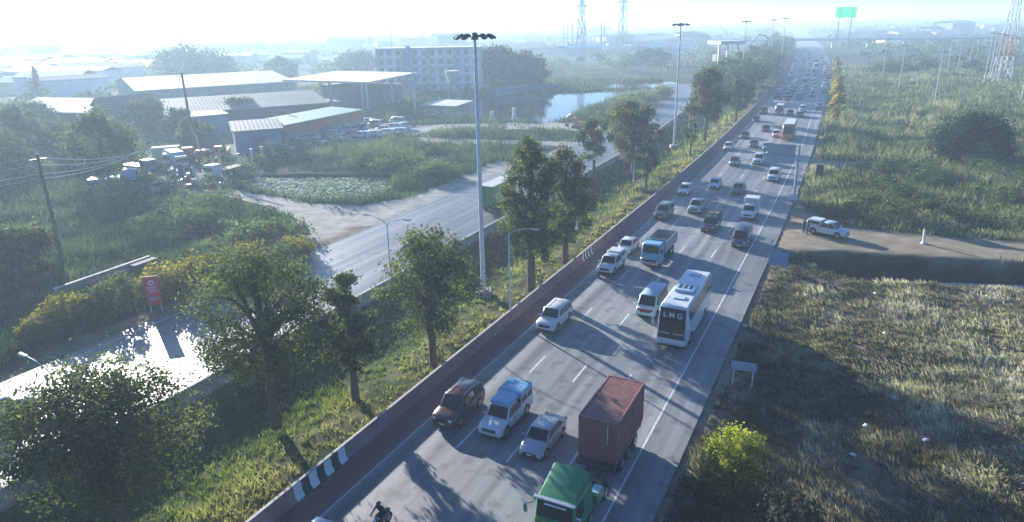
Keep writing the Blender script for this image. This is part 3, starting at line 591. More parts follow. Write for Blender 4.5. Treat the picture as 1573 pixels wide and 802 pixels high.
# low scrub lumps over the wetland and field
x, y, r_ = polar(1900, 58, 420); s, t = toST(x, y); ok = (((t-lr_shift(s)) < -53) | ((t > 7) & (s > 62))) & free(x, y, 2) & (nz(x, y, 14, 5) > .1); x, y, r_ = x[ok], y[ok], r_[ok]
C = np.stack([x, y, g.uniform(.4, 1.9, len(x))], 1); V, ci = leaves(C, np.clip(r_/70, 1, 3)*g.uniform(.6, 1.7, len(x)), 120000, .22, g, .6)
tag(np_mesh('field_scrub', V, 4, palette(g.uniform(0, 1, len(x))[ci], [(.035, .06, .025), (.07, .10, .04), (.13, .16, .07)]), 'leaf'), 'low leafy scrub scattered through the grass on both sides', 'undergrowth', kind='stuff')
# ------------------------------------------------------------ vehicles: local +X is forward, the nose stands at x = 0
def body_rings(L, hw, prof):                # prof: (u, z_top, half width factor, z_bottom)
    out = []
    for u, zt, wf, zb in prof:
        w_ = hw*wf; x = -u*L; m = zb+(zt-zb)*.55
        half = [(w_*.86, zb), (w_*.99, zb+.10), (w_, m), (w_*.965, zt-.07), (w_*.86, zt), (w_*.45, zt+.025)]
        out.append([(x, y, z) for y, z in half]+[(x, -y, z) for y, z in reversed(half)])
    return out
def wheel(b, x, y, r_, wd, parts=None):
    s_ = 1 if y > 0 else -1
    b.use('tyre').tube([(x, y-s_*wd, r_), (x, y-s_*.03, r_), (x, y, r_)], [r_, r_, r_*.86], 18)
    b.use('rim').tube([(x, y-s_*.02, r_), (x, y+s_*.008, r_), (x, y+s_*.012, r_)], [r_*.62, r_*.60, r_*.2], 12)
def cabin_faces(hw, xb0, xr0, xr1, xb1, zb, zr, ti=.80, tb=.93):
    a = [(xb1, -hw*tb, zb), (xb0, -hw*tb, zb), (xb0, hw*tb, zb), (xb1, hw*tb, zb), (xr1, -hw*ti, zr), (xr0, -hw*ti, zr), (xr0, hw*ti, zr), (xr1, hw*ti, zr)]
    return a
SPEC = dict(
 sedan=dict(L=4.2, W=1.68, H=1.42, prof=[(0, .50, .72, .30), (.015, .60, .84, .22), (.07, .70, .95, .20), (.22, .84, 1, .20), (.30, .90, 1, .2), (.55, .93, 1, .2), (.78, .95, 1, .2), (.93, .96, .95, .22), (.985, .90, .86, .26), (1, .70, .78, .34)],
            cab=(-.98, -1.62, -3.02, -3.78, .88, 1.42), wb=(-.80, -3.30), r=.31, side=[(.05, .46), (.50, .92)]),
 hatch=dict(L=3.7, W=1.62, H=1.48, prof=[(0, .55, .74, .30), (.02, .68, .86, .22), (.09, .78, .96, .20), (.24, .90, 1, .20), (.6, .95, 1, .2), (.95, .98, .96, .22), (1, .80, .86, .34)],
            cab=(-.80, -1.40, -3.05, -3.60, .90, 1.48), wb=(-.70, -3.0), r=.30, side=[(.06, .48), (.52, .92)]),
 suv=dict(L=4.45, W=1.82, H=1.78, prof=[(0, .62, .78, .36), (.015, .80, .88, .28), (.06, .94, .96, .26), (.24, 1.05, 1, .26), (.6, 1.08, 1, .26), (.96, 1.10, .97, .28), (1, .95, .88, .4)],
            cab=(-1.10, -1.72, -4.02, -4.40, 1.02, 1.74), wb=(-.85, -3.48), r=.38, side=[(.04, .34), (.37, .66), (.69, .94)], rails=True),
 pickup=dict(L=4.75, W=1.80, H=1.76, prof=[(0, .60, .80, .40), (.015, .80, .90, .32), (.06, .95, .97, .30), (.22, 1.04, 1, .30), (.62, 1.06, 1, .30), (.635, 1.06, 1, .3)],
            cab=(-1.08, -1.62, -2.72, -3.02, 1.0, 1.70), wb=(-.84, -3.75), r=.38, side=[(.05, .50), (.54, .95)], bed=True),
 van=dict(L=4.7, W=1.78, H=2.0, prof=[(0, .60, .84, .32), (.012, .88, .93, .24), (.05, 1.02, .98, .22), (.12, 1.10, 1, .22), (.97, 1.14, .99, .24), (1, 1.05, .93, .34)],
            cab=(-.42, -1.05, -4.45, -4.66, 1.06, 1.98), wb=(-.80, -3.70), r=.33, side=[(.04, .24), (.28, .60), (.63, .95)], ti=.86, tb=.96),
)
def make_car(kind, paint='white_paint', merged=False, extra=None):
    S = SPEC[kind]; L, hw = S['L'], S['W']/2; B = {}
    def part(n, m): B.setdefault(n, []).append(MB().use(m)); return B[n][-1]
    b = part('body', paint); b.loft(body_rings(L, hw, S['prof']))
    xb0, xr0, xr1, xb1, zb, zr = S['cab']; ti, tb = S.get('ti', .80), S.get('tb', .93)
    c = cabin_faces(hw, xb0, xr0, xr1, xb1, zb, zr, ti, tb); b.hexa(c, .09)
    if S.get('bed'):
        x0, x1 = xb1-.02, -L; z0, z1 = .62, 1.12
        b.use(paint); b.box(x1, x0, -hw+.01, -hw+.10, .34, z1, .02).box(x1, x0, hw-.10, hw-.01, .34, z1, .02).box(x1, x1+.08, -hw+.10, hw-.10, .38, z1, .02).box(x0-.06, x0, -hw+.1, hw-.1, .4, z1-.01)
        b.use('black_trim').box(x1+.08, x0-.06, -hw+.10, hw-.10, z0, z0+.05).box(x1-.1, x1, -hw+.1, hw-.1, .38, .55, .02)
    zt0 = S['prof'][2][1]
    b.use('black_trim').box(-L+.25, -.25, -hw*.93, hw*.93, .17, .36)            # sills and underbody
    b.box(-.03, .012, -hw*.55, hw*.55, zt0-.36, zt0-.16, .02).box(-.06, .016, -hw*.7, hw*.7, .26, .42, .03)
    b.use('black_trim')
    for x in S['wb']:
        for s_ in (1, -1): b.tube([(x, s_*(hw-.25), S['r']+.02), (x, s_*(hw+.004), S['r']+.02)], S['r']+.055, 18)
    for fx in ((xb0+xr1)/2+.25, (xb0+xr1)/2-.62) if kind != 'pickup' else (-1.95,):
        for s_ in (1, -1): b.box(fx-.008, fx+.008, s_*(hw-.01)-.012, s_*(hw-.01)+.014, .42, zb-.02)
    b.use('chrome' if kind in ('suv', 'pickup') else 'black_trim').box(-.02, .02, -hw*.5, hw*.5, zt0-.15, zt0-.125)
    if S.get('rails'):
        for s_ in (1, -1): b.use('chrome').tube([(xr0-.1, s_*hw*.7, zr+.01), (xr0-.3, s_*hw*.7, zr+.07), (xr1+.3, s_*hw*.7, zr+.07), (xr1+.1, s_*hw*.7, zr+.01)], .02, 6)
    A_, Bc, C_, D_, E_, F_, G_, H_ = [Vector(v) for v in c]
    part('windscreen', 'glass').patch(Bc, C_, G_, F_, .07, .93, .10, .92, .014)
    part('rear_window', 'glass').patch(D_, A_, E_, H_, .08, .92, .18, .88, .014)
    for (u0, u1) in S['side']:
        part('side_window', 'glass').patch(C_, D_, H_, G_, u0, u1, .14, .88, .014)
        part('side_window', 'glass').patch(A_, Bc, F_, E_, 1-u1, 1-u0, .14, .88, .014)
    for s_ in (1, -1):
        for x in S['wb']: wheel(part('wheel', 'tyre'), x, s_*(hw+.015), S['r'], .2)
        part('headlight', 'lamp_glass').hexa([(-.30, s_*hw*.80-.10, zt0-.22), (.005, s_*hw*.62-.10, zt0-.27), (.005, s_*hw*.62+.12, zt0-.27), (-.30, s_*hw*.80+.165, zt0-.22), (-.34, s_*hw*.80-.08, zt0-.06), (-.06, s_*hw*.62-.10, zt0-.12), (-.06, s_*hw*.62+.12, zt0-.12), (-.34, s_*hw*.80+.15, zt0-.06)], .02)
        part('mirror', paint).box(xb0-.12-.1, xb0-.12, s_*(hw+.09)-.11, s_*(hw+.09)+.11, zb+.02, zb+.17, .03)
        part('tail_light', 'tail_red').box(-L-.006, -L+.12, s_*hw*.78-.09, s_*hw*.78+.09, .72, .92, .015)
    p_ = part('number_plate', 'plate'); p_.box(.014, .024, -.19, .19, .40, .52)
    if extra: extra(part, S, hw)
    return B
def finish(B, name, label, cat, group=None, merged=False, paint=None):
    if merged:
        m = MB()
        for n, L_ in B.items():
            for q in L_:
                o = len(m.V); m.V += q.V; m.F += [tuple(o+i for i in f) for f in q.F]; m.M += q.M
        first = B['body'][0].M[0]; k = m.M.index(first); o = m.build(name, None, True); o['painted'] = 1; tag(o, label, cat, group); root = o
    else:
        root = thing(name, (0, 0, 0), 0, label, cat, group)
        for n, L_ in B.items():
            for q in L_:
                o = q.build(n, root, n in ('body', 'wheel', 'headlight', 'mirror'))
                if n in ('body', 'mirror'): o['painted'] = 1
    return root
def facing(s, away=False): return head(s)+(0 if away else math.pi)
def put(root, loc, rz=None):
    s, t = toST(loc.x, loc.y); root.location = (loc.x, loc.y, .012 if abs(loc.z) < .1 else loc.z); root.rotation_euler = (0, 0, facing(s) if rz is None else rz)
def canopy_blue(part, S, hw):
    L = S['L']; p_ = part('canopy', 'pale_blue_paint'); p_.box(-L+.02, -2.95, -hw+.02, hw-.02, 1.55, 2.02, .07).box(-2.95, -1.55, -hw*.8, hw*.8, 1.70, 2.0, .07)
    p_.use('white_paint').box(-L+.02, -3.0, -hw+.02, hw-.02, 1.13, 1.22)
    for x in (-3.05, -3.9, -4.68):
        for s_ in (1, -1): p_.box(x-.05, x+.05, s_*(hw-.06)-.03, s_*(hw-.06)+.03, 1.2, 1.58)
    p_.use('glass').box(-L+.08, -3.05, -hw+.05, hw-.05, 1.22, 1.56)
    p_.use('pale_blue_paint')
    for i in range(6): p_.box(-L+.2+i*.28, -L+.26+i*.28, -hw+.1, hw-.1, 2.015, 2.04)
def canopy_white(part, S, hw):
    L = S['L']; p_ = part('canopy', 'white_paint'); p_.hexa([(-L+.02, -hw+.03, 1.13), (-3.02, -hw+.03, 1.13), (-3.02, hw-.03, 1.13), (-L+.02, hw-.03, 1.13), (-L+.12, -hw*.82, 1.78), (-2.95, -hw*.82, 1.80), (-2.95, hw*.82, 1.80), (-L+.12, hw*.82, 1.78)], .08)
    for s_ in (1, -1): part('canopy_window', 'glass').box(-L+.35, -3.15, s_*(hw*.915)-.012, s_*(hw*.915)+.012, 1.3, 1.58)
def high_box(part, S, hw):
    L = S['L']; p_ = part('cargo_box', 'white_paint'); p_.box(-L-.1, -2.9, -hw-.03, hw+.03, 1.14, 2.35, .05); p_.use('silver_paint').box(-2.9, -2.86, -hw*.8, hw*.8, 1.75, 2.25)
def cage(part, S, hw):
    L = S['L']; p_ = part('load_rack', 'steel_dark')
    for s_ in (1, -1):
        for z in (1.4, 1.7, 2.0): p_.box(-L+.03, -3.02, s_*(hw-.05)-.02, s_*(hw-.05)+.02, z, z+.05)
        for x in (-L+.06, -4.2, -3.6, -3.05): p_.box(x-.03, x+.03, s_*(hw-.05)-.025, s_*(hw-.05)+.025, 1.1, 2.04)
    part('load', 'wood').box(-L+.2, -3.1, -hw+.16, hw-.16, .68, 1.75, .12)
def stripe_red(part, S, hw):
    p_ = part('stripe', 'red_paint'); p_.box(-.05, .02, -hw*.82, hw*.82, .80, .98, .02)
    for s_ in (1, -1): p_.box(-4.5, -.4, s_*hw-.012, s_*hw+.012, .70, .86)
LANE = {}
protos = {}
def vehicle(kind, px, py, paint, label, cat='car', extra=None, key=None, name=None, group=None, rz=None, scale=1.0):
    key = (kind, key)
    loc = at(px, py)
    if key not in protos:
        r_ = finish(make_car(kind, 'white_paint', extra=extra), name or {'sedan': 'sedan', 'hatch': 'hatchback', 'suv': 'suv', 'pickup': 'pickup_truck', 'van': 'minivan'}[kind], None, cat); protos[key] = r_
    else: r_ = copy_tree(protos[key])
    for q in [r_]+list(r_.children_recursive):
        if q.get('painted'):
            sl = [x for x in q.material_slots]; sl[0].link = 'OBJECT'; sl[0].material = MATS[paint]
    put(r_, loc, rz); tag(r_, label, cat, group); r_.scale = (scale,)*3; return r_
GC = 'cars driving towards the camera'
V_ = vehicle
V_('suv', 679, 661, 'maroon_paint', 'dark maroon SUV on the red shoulder edge, nearest the barrier in front', group=GC)
V_('pickup', 751, 677, 'white_paint', 'white pickup with a pale blue canopy beside the maroon SUV', 'pickup', canopy_blue, 'blue', group=GC)
V_('sedan', 813, 709, 'silver_paint', 'pale silver sedan just left of the red container truck', group=GC)
V_('suv', 836, 513, 'white_paint', 'white SUV with roof rails driving alone in the left lane by the barrier', group=GC)
V_('van', 990, 491, 'aqua_paint', 'pale blue minivan with a red striped nose beside the white coach', 'van', stripe_red, 'red', group=GC)
V_('pickup', 928, 424, 'white_paint', 'white pickup by the barrier, level with the tipper truck', 'pickup', canopy_white, 'wc', group=GC)
V_('sedan', 956, 393, 'white_paint', 'white sedan right behind the white pickup by the barrier', group=GC)
V_('suv', 1013, 339, 'grey_paint', 'dark grey SUV in the left lane, directly behind the tipper truck', group=GC)
V_('pickup', 1065, 330, 'silver_paint', 'silver pickup beside and slightly ahead of the dark grey SUV', 'pickup', None, 'plain', group=GC)
V_('pickup', 1086, 359, 'black_paint', 'black pickup carrying a tall dark load in the third lane', 'pickup', cage, 'cage', group=GC)
V_('van', 1134, 383, 'grey_paint', 'dark van in the right lane, behind the coach', 'van', None, 'plain', group=GC)
V_('pickup', 1147, 339, 'white_paint', 'white pickup with a high cargo box behind the dark van', 'pickup', high_box, 'box', group=GC)
V_('sedan', 1048, 301, 'white_paint', 'white sedan in the left lane at the gap in the barrier stain', group=GC)
V_('hatch', 1095, 292, 'white_paint', 'small white hatchback in the second lane, right of a white sedan', group=GC)
V_('sedan', 1131, 300, 'grey_paint', 'dark sedan in the third lane just right of the small white hatchback', group=GC)
V_('suv', 1186, 280, 'white_paint', 'white SUV in the right lane passing under the overhead sign', group=GC)
V_('hatch', 1126, 256, 'silver_paint', 'silver hatchback alone in the second lane', group=GC)
V_('suv', 1163, 254, 'white_paint', 'white SUV in the third lane beside the silver hatchback', group=GC)
V_('sedan', 1117, 232, 'white_paint', 'white sedan keeping close to the barrier, beside a dark grey hatchback', group=GC)
V_('hatch', 1156, 228, 'grey_paint', 'dark grey hatchback right of the white sedan at the barrier', group=GC)
V_('sedan', 1177, 232, 'white_paint', 'white sedan in the third lane, left of the overhead sign panel', group=GC)
V_('sedan', 1142, 214, 'grey_paint', 'grey sedan in the left lane behind the white sedan at the barrier', group=GC)
V_('hatch', 1191, 212, 'white_paint', 'white hatchback in front of the orange coach', group=GC)
V_('sedan', 1175, 203, 'black_paint', 'black sedan in the middle of a gap, left of the orange coach', group=GC)
V_('sedan', 1160, 188, 'black_paint', 'black sedan close to the far barrier behind the grey one', group=GC)
V_('suv', 1172, 176, 'red_paint', 'dark red SUV in the left lane beside the white roofed minibus', group=GC)
V_('sedan', 1213, 178, 'grey_paint', 'grey sedan right of the white roofed minibus', group=GC)
V_('sedan', 1228, 181, 'black_paint', 'black sedan behind the orange coach', group=GC)
V_('suv', 1232, 173, 'white_paint', 'white SUV following a black sedan behind the orange coach', group=GC)
V_('hatch', 1259, 167, 'white_paint', 'white hatchback entering from the far right slip lane', group=GC)
# vehicle mostly below the frame, and one on the left carriageway
bc = V_('hatch', 497, 812, 'white_paint', 'pale car at the bottom edge of which only the roof shows', group=GC); q = W(-11.05, -12.1); bc.location = (q.x, q.y, .012)
p = at(20, 664); V_('pickup', 48, 622, 'white_paint', 'white pickup at the left edge, driving away on the left carriageway', 'pickup', canopy_white, 'wc', group='vehicles on the left carriageway', rz=head(0))

# tractor unit with red container
def truck_head(root_name, label):
    return thing(root_name, (0, 0, 0), 0, label, 'truck')
def wheels6(r_, xs, y, rad, dual=()):
    for x in xs:
        for s_ in (1, -1):
            b = MB(); wheel(b, x, s_*y, rad, .28 if x not in dual else .55); b.build('wheel', r_, True)
ct = truck_head('container_truck', 'green tractor truck hauling a rust red shipping container, largest vehicle in front')
b = MB().use('green_paint')
cabc = [(-2.55, -1.18, 1.0), (0, -1.14, 1.0), (0, 1.14, 1.0), (-2.55, 1.18, 1.0), (-2.50, -1.10, 2.75), (-.25, -1.04, 2.75), (-.25, 1.04, 2.75), (-2.50, 1.10, 2.75)]
b.hexa(cabc, .10)
b.hexa([(-2.45, -1.05, 2.72), (-.32, -.98, 2.72), (-.32, .98, 2.72), (-2.45, 1.05, 2.72), (-2.40, -.98, 3.45), (-1.15, -.90, 2.98), (-1.15, .90, 2.98), (-2.40, .98, 3.45)], .12)
b.box(-.75, .06, -1.16, 1.16, .35, 1.02, .08); b.use('lime_paint').box(-.02, .04, -1.02, 1.02, 1.05, 1.62, .03)
b.use('black_trim').box(-2.5, -.4, -1.1, 1.1, .55, 1.0).box(.05, .075, -.55, .55, .45, .62).box(.03, .055, -.8, .8, 1.1, 1.3)
b.build('cab', ct, True)
b = MB().use('black_trim'); C_ = [Vector(v) for v in cabc]; b.use('glass').patch(C_[1], C_[2], C_[6], C_[5], .06, .94, .42, .90, .015); b.build('windscreen', ct)
b = MB().use('sign_white'); b.patch(C_[1], C_[2], C_[6], C_[5], .22, .78, .80, .86, .024); b.build('screen_banner', ct)
for a_, c_ in ((2, 3), (0, 1)):
    q = [C_[a_], C_[c_], C_[c_+4], C_[a_+4]]; b = MB().use('glass'); u = (.08, .45) if a_ == 2 else (.55, .92); b.patch(*q, *u, .45, .88, .015); b.build('side_window', ct)
b = MB().use('silver_paint').box(-.28, -.02, -1.1, 1.1, 2.78, 2.84, .02); b.build('sun_visor', ct)
for s_ in (1, -1):
    MB().use('lamp_glass').box(.03, .09, s_*.85-.18, s_*.85+.18, .6, .82, .03).build('headlight', ct)
    b = MB().use('black_trim'); b.tube([(.0, s_*1.12, 2.5), (.25, s_*1.38, 2.5)], .02, 5).use('chrome').box(.18, .30, s_*1.42-.10, s_*1.42+.12, 2.0, 2.55, .03); b.build('mirror', ct)
b = MB().use('steel_dark').box(-11.6, -.6, -.45, -.25, .75, 1.0).box(-11.3, -.6, .25, .45, .75, 1.0).box(-4.9, -2.75, -.9, .9, .95, 1.05)
b.box(-11.3, -5.8, -1.15, 1.15, 1.0, 1.22, .02); b.use('tail_red').box(-11.36, -11.3, -1.1, -.8, .8, .95).box(-11.36, -11.3, .8, 1.1, .8, .95); b.build('chassis', ct)
b = MB().use('green_paint').box(-4.3, -3.3, .62, 1.15, .62, 1.22, .05).use('aqua_paint').box(-4.2, -3.5, .62, 1.1, 1.23, 1.26); b.build('tool_box', ct)
b = MB().use('galvanised').tube([(-4.4, -.85, .75), (-3.2, -.85, .75)], .32, 14).use('green_paint').ball((-3.05, .1, 2.35), .42, 12, 8, (1, 1, .7)); b.use('steel_dark').box(-3.15, -2.95, -.6, .6, 1.05, 2.2); b.build('tank', ct, True)
cx0, cx1, cz0, cz1, cy = -11.5, -6.3, 1.24, 3.9, 1.17
b = MB().use('container_red').box(cx0+.06, cx1-.06, -cy+.06, cy-.06, cz0+.05, cz1-.05)
for x in (cx0, cx1-.12):
    for y in (-cy, cy-.12): b.box(x, x+.12, y, y+.12, cz0, cz1)
for y in (-cy, cy-.1):
    for z in (cz0, cz1-.1): b.box(cx0+.12, cx1-.12, y+.002, y+.098, z+.002, z+.098)
for x in (cx0, cx1-.1):
    for z in (cz0, cz1-.1): b.box(x+.003, x+.097, -cy+.12, cy-.12, z+.003, z+.097)
n = 26
for i in range(n):
    x = cx0+.2+(cx1-cx0-.4)*i/n
    for s_ in (1, -1): b.hexa([(x, s_*(cy-.06)-.001, cz0+.12), (x+.1, s_*(cy-.06)-.001, cz0+.12), (x+.08, s_*(cy-.025), cz0+.12), (x+.02, s_*(cy-.025), cz0+.12), (x, s_*(cy-.06)-.001, cz1-.12), (x+.1, s_*(cy-.06)-.001, cz1-.12), (x+.08, s_*(cy-.025), cz1-.12), (x+.02, s_*(cy-.025), cz1-.12)])
    b.box(x, x+.1, -cy+.14, cy-.14, cz1-.06, cz1-.03)
for i in range(10):
    y = -cy+.2+(2*cy-.4)*i/10; b.box(cx1-.061, cx1-.03, y, y+.1, cz0+.12, cz1-.12)
b.build('container', ct)
MB().use('line_white').box(cx1-.029, cx1-.022, .55, .60, 2.4, 3.6).build('container_marking', ct)
wheels6(ct, (-.95, -2.35), 1.12, .48, ()); wheels6(ct, (-4.75,), 1.12, .48, (-4.75,)); wheels6(ct, (-7.6, -8.8, -10.2), 1.12, .48, (-7.6, -8.8, -10.2))
p = W(-3.5, -1.55); ct.location = (p.x, p.y, .012); ct.rotation_euler = (0, 0, facing(0))

# the white coach
co = thing('coach', (0, 0, 0), 0, 'white coach with a dark windscreen and large letters over it, beside the pale blue minivan', 'bus')
hwb, Lb, Hb = 1.23, 9.7, 3.62
cc = [(-Lb, -hwb, .38), (0, -hwb*.98, .38), (0, hwb*.98, .38), (-Lb, hwb, .38), (-Lb+.1, -hwb*.95, Hb), (-.42, -hwb*.92, Hb), (-.42, hwb*.92, Hb), (-Lb+.1, hwb*.95, Hb)]
b = MB().use('white_paint').hexa(cc, .16); C_ = [Vector(v) for v in cc]
b.use('black_trim').box(-Lb+.3, -.2, -1.1, 1.1, .2, .45)
for x in (-2.0, -7.2):
    for s_ in (1, -1): b.tube([(x, s_*(hwb-.4), .5), (x, s_*(hwb+.006), .5)], .56, 18)
b.build('body', co, True)
b = MB().use('glass').patch(C_[1], C_[2], C_[6], C_[5], .05, .95, .18, .95, .016); b.build('windscreen', co)
b = MB().use('silver_paint').patch(C_[1], C_[2], C_[6], C_[5], .08, .42, .30, .33, .028).patch(C_[1], C_[2], C_[6], C_[5], .56, .92, .30, .33, .028); b.build('wiper', co)
for (i0, i1) in ((2, 3), (0, 1)):
    q = [C_[i0], C_[i1], C_[i1+4], C_[i0+4]]
    for k in range(6):
        u0, u1 = .05+k*.155, .05+k*.155+.148; b = MB().use('glass')
        b.patch(*q, *(u0, u1) if i0 == 2 else (1-u1, 1-u0), .55, .93, .015); b.build('side_window', co)
b = MB().use('galvanised').box(-Lb-.002+.05, -Lb+.1, -.9, .9, 1.2, 1.9); b.build('engine_grille', co)
b = MB().use('aqua_paint').box(-5.4, -3.6, -.82, .82, Hb+.002, Hb+.22, .08).use('steel_dark').box(-4.9, -4.1, -.55, -.32, Hb+.222, Hb+.24).box(-4.9, -4.1, -.12, .12, Hb+.222, Hb+.24).box(-4.9, -4.1, .32, .55, Hb+.222, Hb+.24); b.build('roof_cooler', co)
b = MB().use('aqua_paint').box(-2.7, -2.0, -.5, .5, Hb+.002, Hb+.10, .04); b.build('roof_hatch', co); b = MB().use('aqua_paint').box(-8.6, -7.9, -.5, .5, Hb+.002, Hb+.10, .04); b.build('roof_hatch', co)
for s_ in (1, -1):
    b = MB().use('white_paint'); b.tube([(-.45, s_*1.1, 3.3), (.25, s_*1.38, 3.2), (.32, s_*1.42, 2.9)], .035, 6).box(.24, .38, s_*1.42-.10, s_*1.42+.10, 2.15, 2.95, .04); b.build('mirror', co)
    MB().use('lamp_glass').box(-.05, .03, s_*.88-.2, s_*.88+.2, .72, .90, .03).build('headlight', co)
MB().use('plate').box(.01, .03, -.25, .25, .5, .64).build('number_plate', co)
wheels6(co, (-2.0, -7.2), hwb+.01, .47)
def lettering(txt, size, m, parent, M, name='lettering', depth=.012):
    cu = bpy.data.curves.new('t', 'FONT'); cu.body = txt; cu.size = size; cu.extrude = depth; cu.align_x = 'CENTER'; cu.align_y = 'CENTER'; cu.offset = size*.02
    to = bpy.data.objects.new('t', cu); me = to.to_mesh().copy(); bpy.data.objects.remove(to); me.transform(M); me.materials.clear(); me.materials.append(MATS[m])
    o = bpy.data.objects.new(name, me); COL.objects.link(o); o.parent = parent; return o
a, bb, c4_, d4 = C_[1], C_[2], C_[6], C_[5]; uu = (bb-a).normalized(); vv = ((d4-a)-(d4-a).dot(uu)*uu).normalized(); nn = uu.cross(vv)
pp = a*.5+bb*.5; pp = pp+(((c4_+d4)/2)-pp)*.775+nn*.03
lettering('L M G', .60, 'sign_white', co, Matrix(((uu.x, vv.x, nn.x, pp.x), (uu.y, vv.y, nn.y, pp.y), (uu.z, vv.z, nn.z, pp.z), (0, 0, 0, 1))))
p = W(20.7, -1.85); co.location = (p.x, p.y, .012); co.rotation_euler = (0, 0, facing(20))
# orange coach and white roofed minibus farther up: same build, other colours
def small_bus(name, label, px, py, L, hwd, H, body, roof):
    r_ = thing(name, (0, 0, 0), 0, label, 'bus', 'buses in the traffic'); c = [(-L, -hwd, .35), (0, -hwd, .35), (0, hwd, .35), (-L, hwd, .35), (-L+.1, -hwd*.95, H), (-.3, -hwd*.93, H), (-.3, hwd*.93, H), (-L+.1, hwd*.95, H)]
    MB().use(body).hexa(c, .12).build('body', r_, True); C = [Vector(v) for v in c]
    MB().use('glass').patch(C[1], C[2], C[6], C[5], .06, .94, .38, .86, .02).build('windscreen', r_)
    for i0, i1 in ((2, 3), (0, 1)): MB().use('glass').patch(C[i0], C[i1], C[i1+4], C[i0+4], .05, .95, .55, .86, .02).build('side_windows', r_)
    MB().use(roof).box(-L+.25, -.45, -hwd*.85, hwd*.85, H+.002, H+.09, .03).build('roof', r_)
    for x in (-L*.2, -L*.75):
        for s_ in (1, -1): b = MB(); wheel(b, x, s_*(hwd+.01), .45, .3); b.build('wheel', r_, True)
    for s_ in (1, -1): MB().use('lamp_glass').box(-.03, .03, s_*hwd*.7-.15, s_*hwd*.7+.15, .7, .9, .02).build('headlight', r_)
    put(r_, at(px, py)); return r_
small_bus('coach', 'orange red coach with a pale roof, driving ahead of a black sedan', 1209, 217, 10, 1.2, 3.5, 'orange_paint', 'white_paint')
small_bus('minibus', 'dark minibus with a bright white roof among the crowded lanes', 1196, 178, 6, 1.05, 2.7, 'grey_paint', 'roof_white')
# tipper truck with blue cab
dt = thing('tipper_truck', (0, 0, 0), 0, 'tipper truck with a blue cab and pale open load body, beside the white pickup', 'truck')
c = [(-1.75, -1.05, .9), (0, -1.05, .9), (0, 1.05, .9), (-1.75, 1.05, .9), (-1.70, -.98, 2.55), (-.25, -.95, 2.55), (-.25, .95, 2.55), (-1.70, .98, 2.55)]; C_ = [Vector(v) for v in c]
b = MB().use('pale_blue_paint').hexa(c, .1); b.use('silver_paint').box(-1.6, .04, -1.08, 1.08, .40, .98, .06).use('black_trim').box(.03, .06, -.7, .7, .68, .84).box(-1.6, -.1, -1.0, 1.0, .35, .5); b.build('cab', dt, True)
MB().use('glass').patch(C_[1], C_[2], C_[6], C_[5], .06, .94, .40, .88, .015).build('windscreen', dt)
for i0, i1, u in ((2, 3, (.1, .7)), (0, 1, (.3, .9))): MB().use('glass').patch(C_[i0], C_[i1], C_[i1+4], C_[i0+4], *u, .45, .85, .015).build('side_window', dt)
b = MB().use('silver_paint')
for s_ in (1, -1):
    b.box(-6.9, -1.95, s_*1.1-.04, s_*1.1+.04, 1.15, 2.35, .01)
    for i in range(7): b.box(-6.85+i*.8, -6.77+i*.8, s_*1.17-.03, s_*1.17+.03, 1.1, 2.45)
b.box(-6.95, -6.88, -1.06, 1.06, 1.15, 2.3).box(-1.98, -1.9, -1.1, 1.1, 1.15, 2.7, .01).use('steel_dark').box(-6.88, -1.98, -1.06, 1.06, 1.1, 1.2); b.build('load_body', dt)
MB().use('steel_dark').box(-6.8, -1.2, -.4, .4, .65, 1.1).build('chassis', dt)
MB().use('hay').box(-6.7, -2.1, -1.0, 1.0, 1.2, 1.55, .15).build('load', dt)
for s_ in (1, -1):
    MB().use('lamp_glass').box(.02, .07, s_*.8-.14, s_*.8+.14, .5, .68, .02).build('headlight', dt)
    MB().use('black_trim').box(.1, .2, s_*1.25-.08, s_*1.25+.08, 1.7, 2.2, .02).tube([(0, s_*1.0, 2.2), (.15, s_*1.25, 2.15)], .02, 5).build('mirror', dt)
wheels6(dt, (-.9,), 1.02, .45); wheels6(dt, (-4.9, -6.0), 1.05, .45, (-4.9, -6.0)); put(dt, at(998, 411))
# green box truck on the left carriageway, seen from behind
gt = thing('box_truck', (0, 0, 0), 0, 'long green box truck with a white roof driving away on the left carriageway', 'truck', 'vehicles on the left carriageway')
MB().use('green_paint').box(-9.6, -2.2, -1.2, 1.2, 1.0, 3.75, .05).build('cargo_box', gt); MB().use('roof_white').box(-9.55, -2.25, -1.17, 1.17, 3.752, 3.8).build('roof', gt)
b = MB().use('steel_dark').box(-9.65, -9.6, -.02, .02, 1.05, 3.7)
for y in (-.6, .6): b.tube([(-9.63, y, 1.1), (-9.63, y, 3.6)], .025, 5)
b.build('rear_doors', gt)
b = MB().use('white_paint').box(-2.1, 0, -1.1, 1.1, .6, 2.6, .15).use('glass').box(-.4, .01, -1.0, 1.0, 1.6, 2.3); b.build('cab', gt, True)
MB().use('steel_dark').box(-9.5, -1, -.5, .5, .6, 1.0).build('chassis', gt)
for s_ in (1, -1): MB().use('tail_red').box(-9.66, -9.6, s_*1.0-.12, s_*1.0+.12, .8, .98).build('tail_light', gt)
wheels6(gt, (-1.2,), 1.08, .48); wheels6(gt, (-7.0, -8.2), 1.1, .48, (-7.0, -8.2))
p = at(747, 327); s, t = toST(p.x, p.y); h_ = head(s); gt.location = (p.x+9.6*math.cos(h_), p.y+9.6*math.sin(h_), .012); gt.rotation_euler = (0, 0, h_)

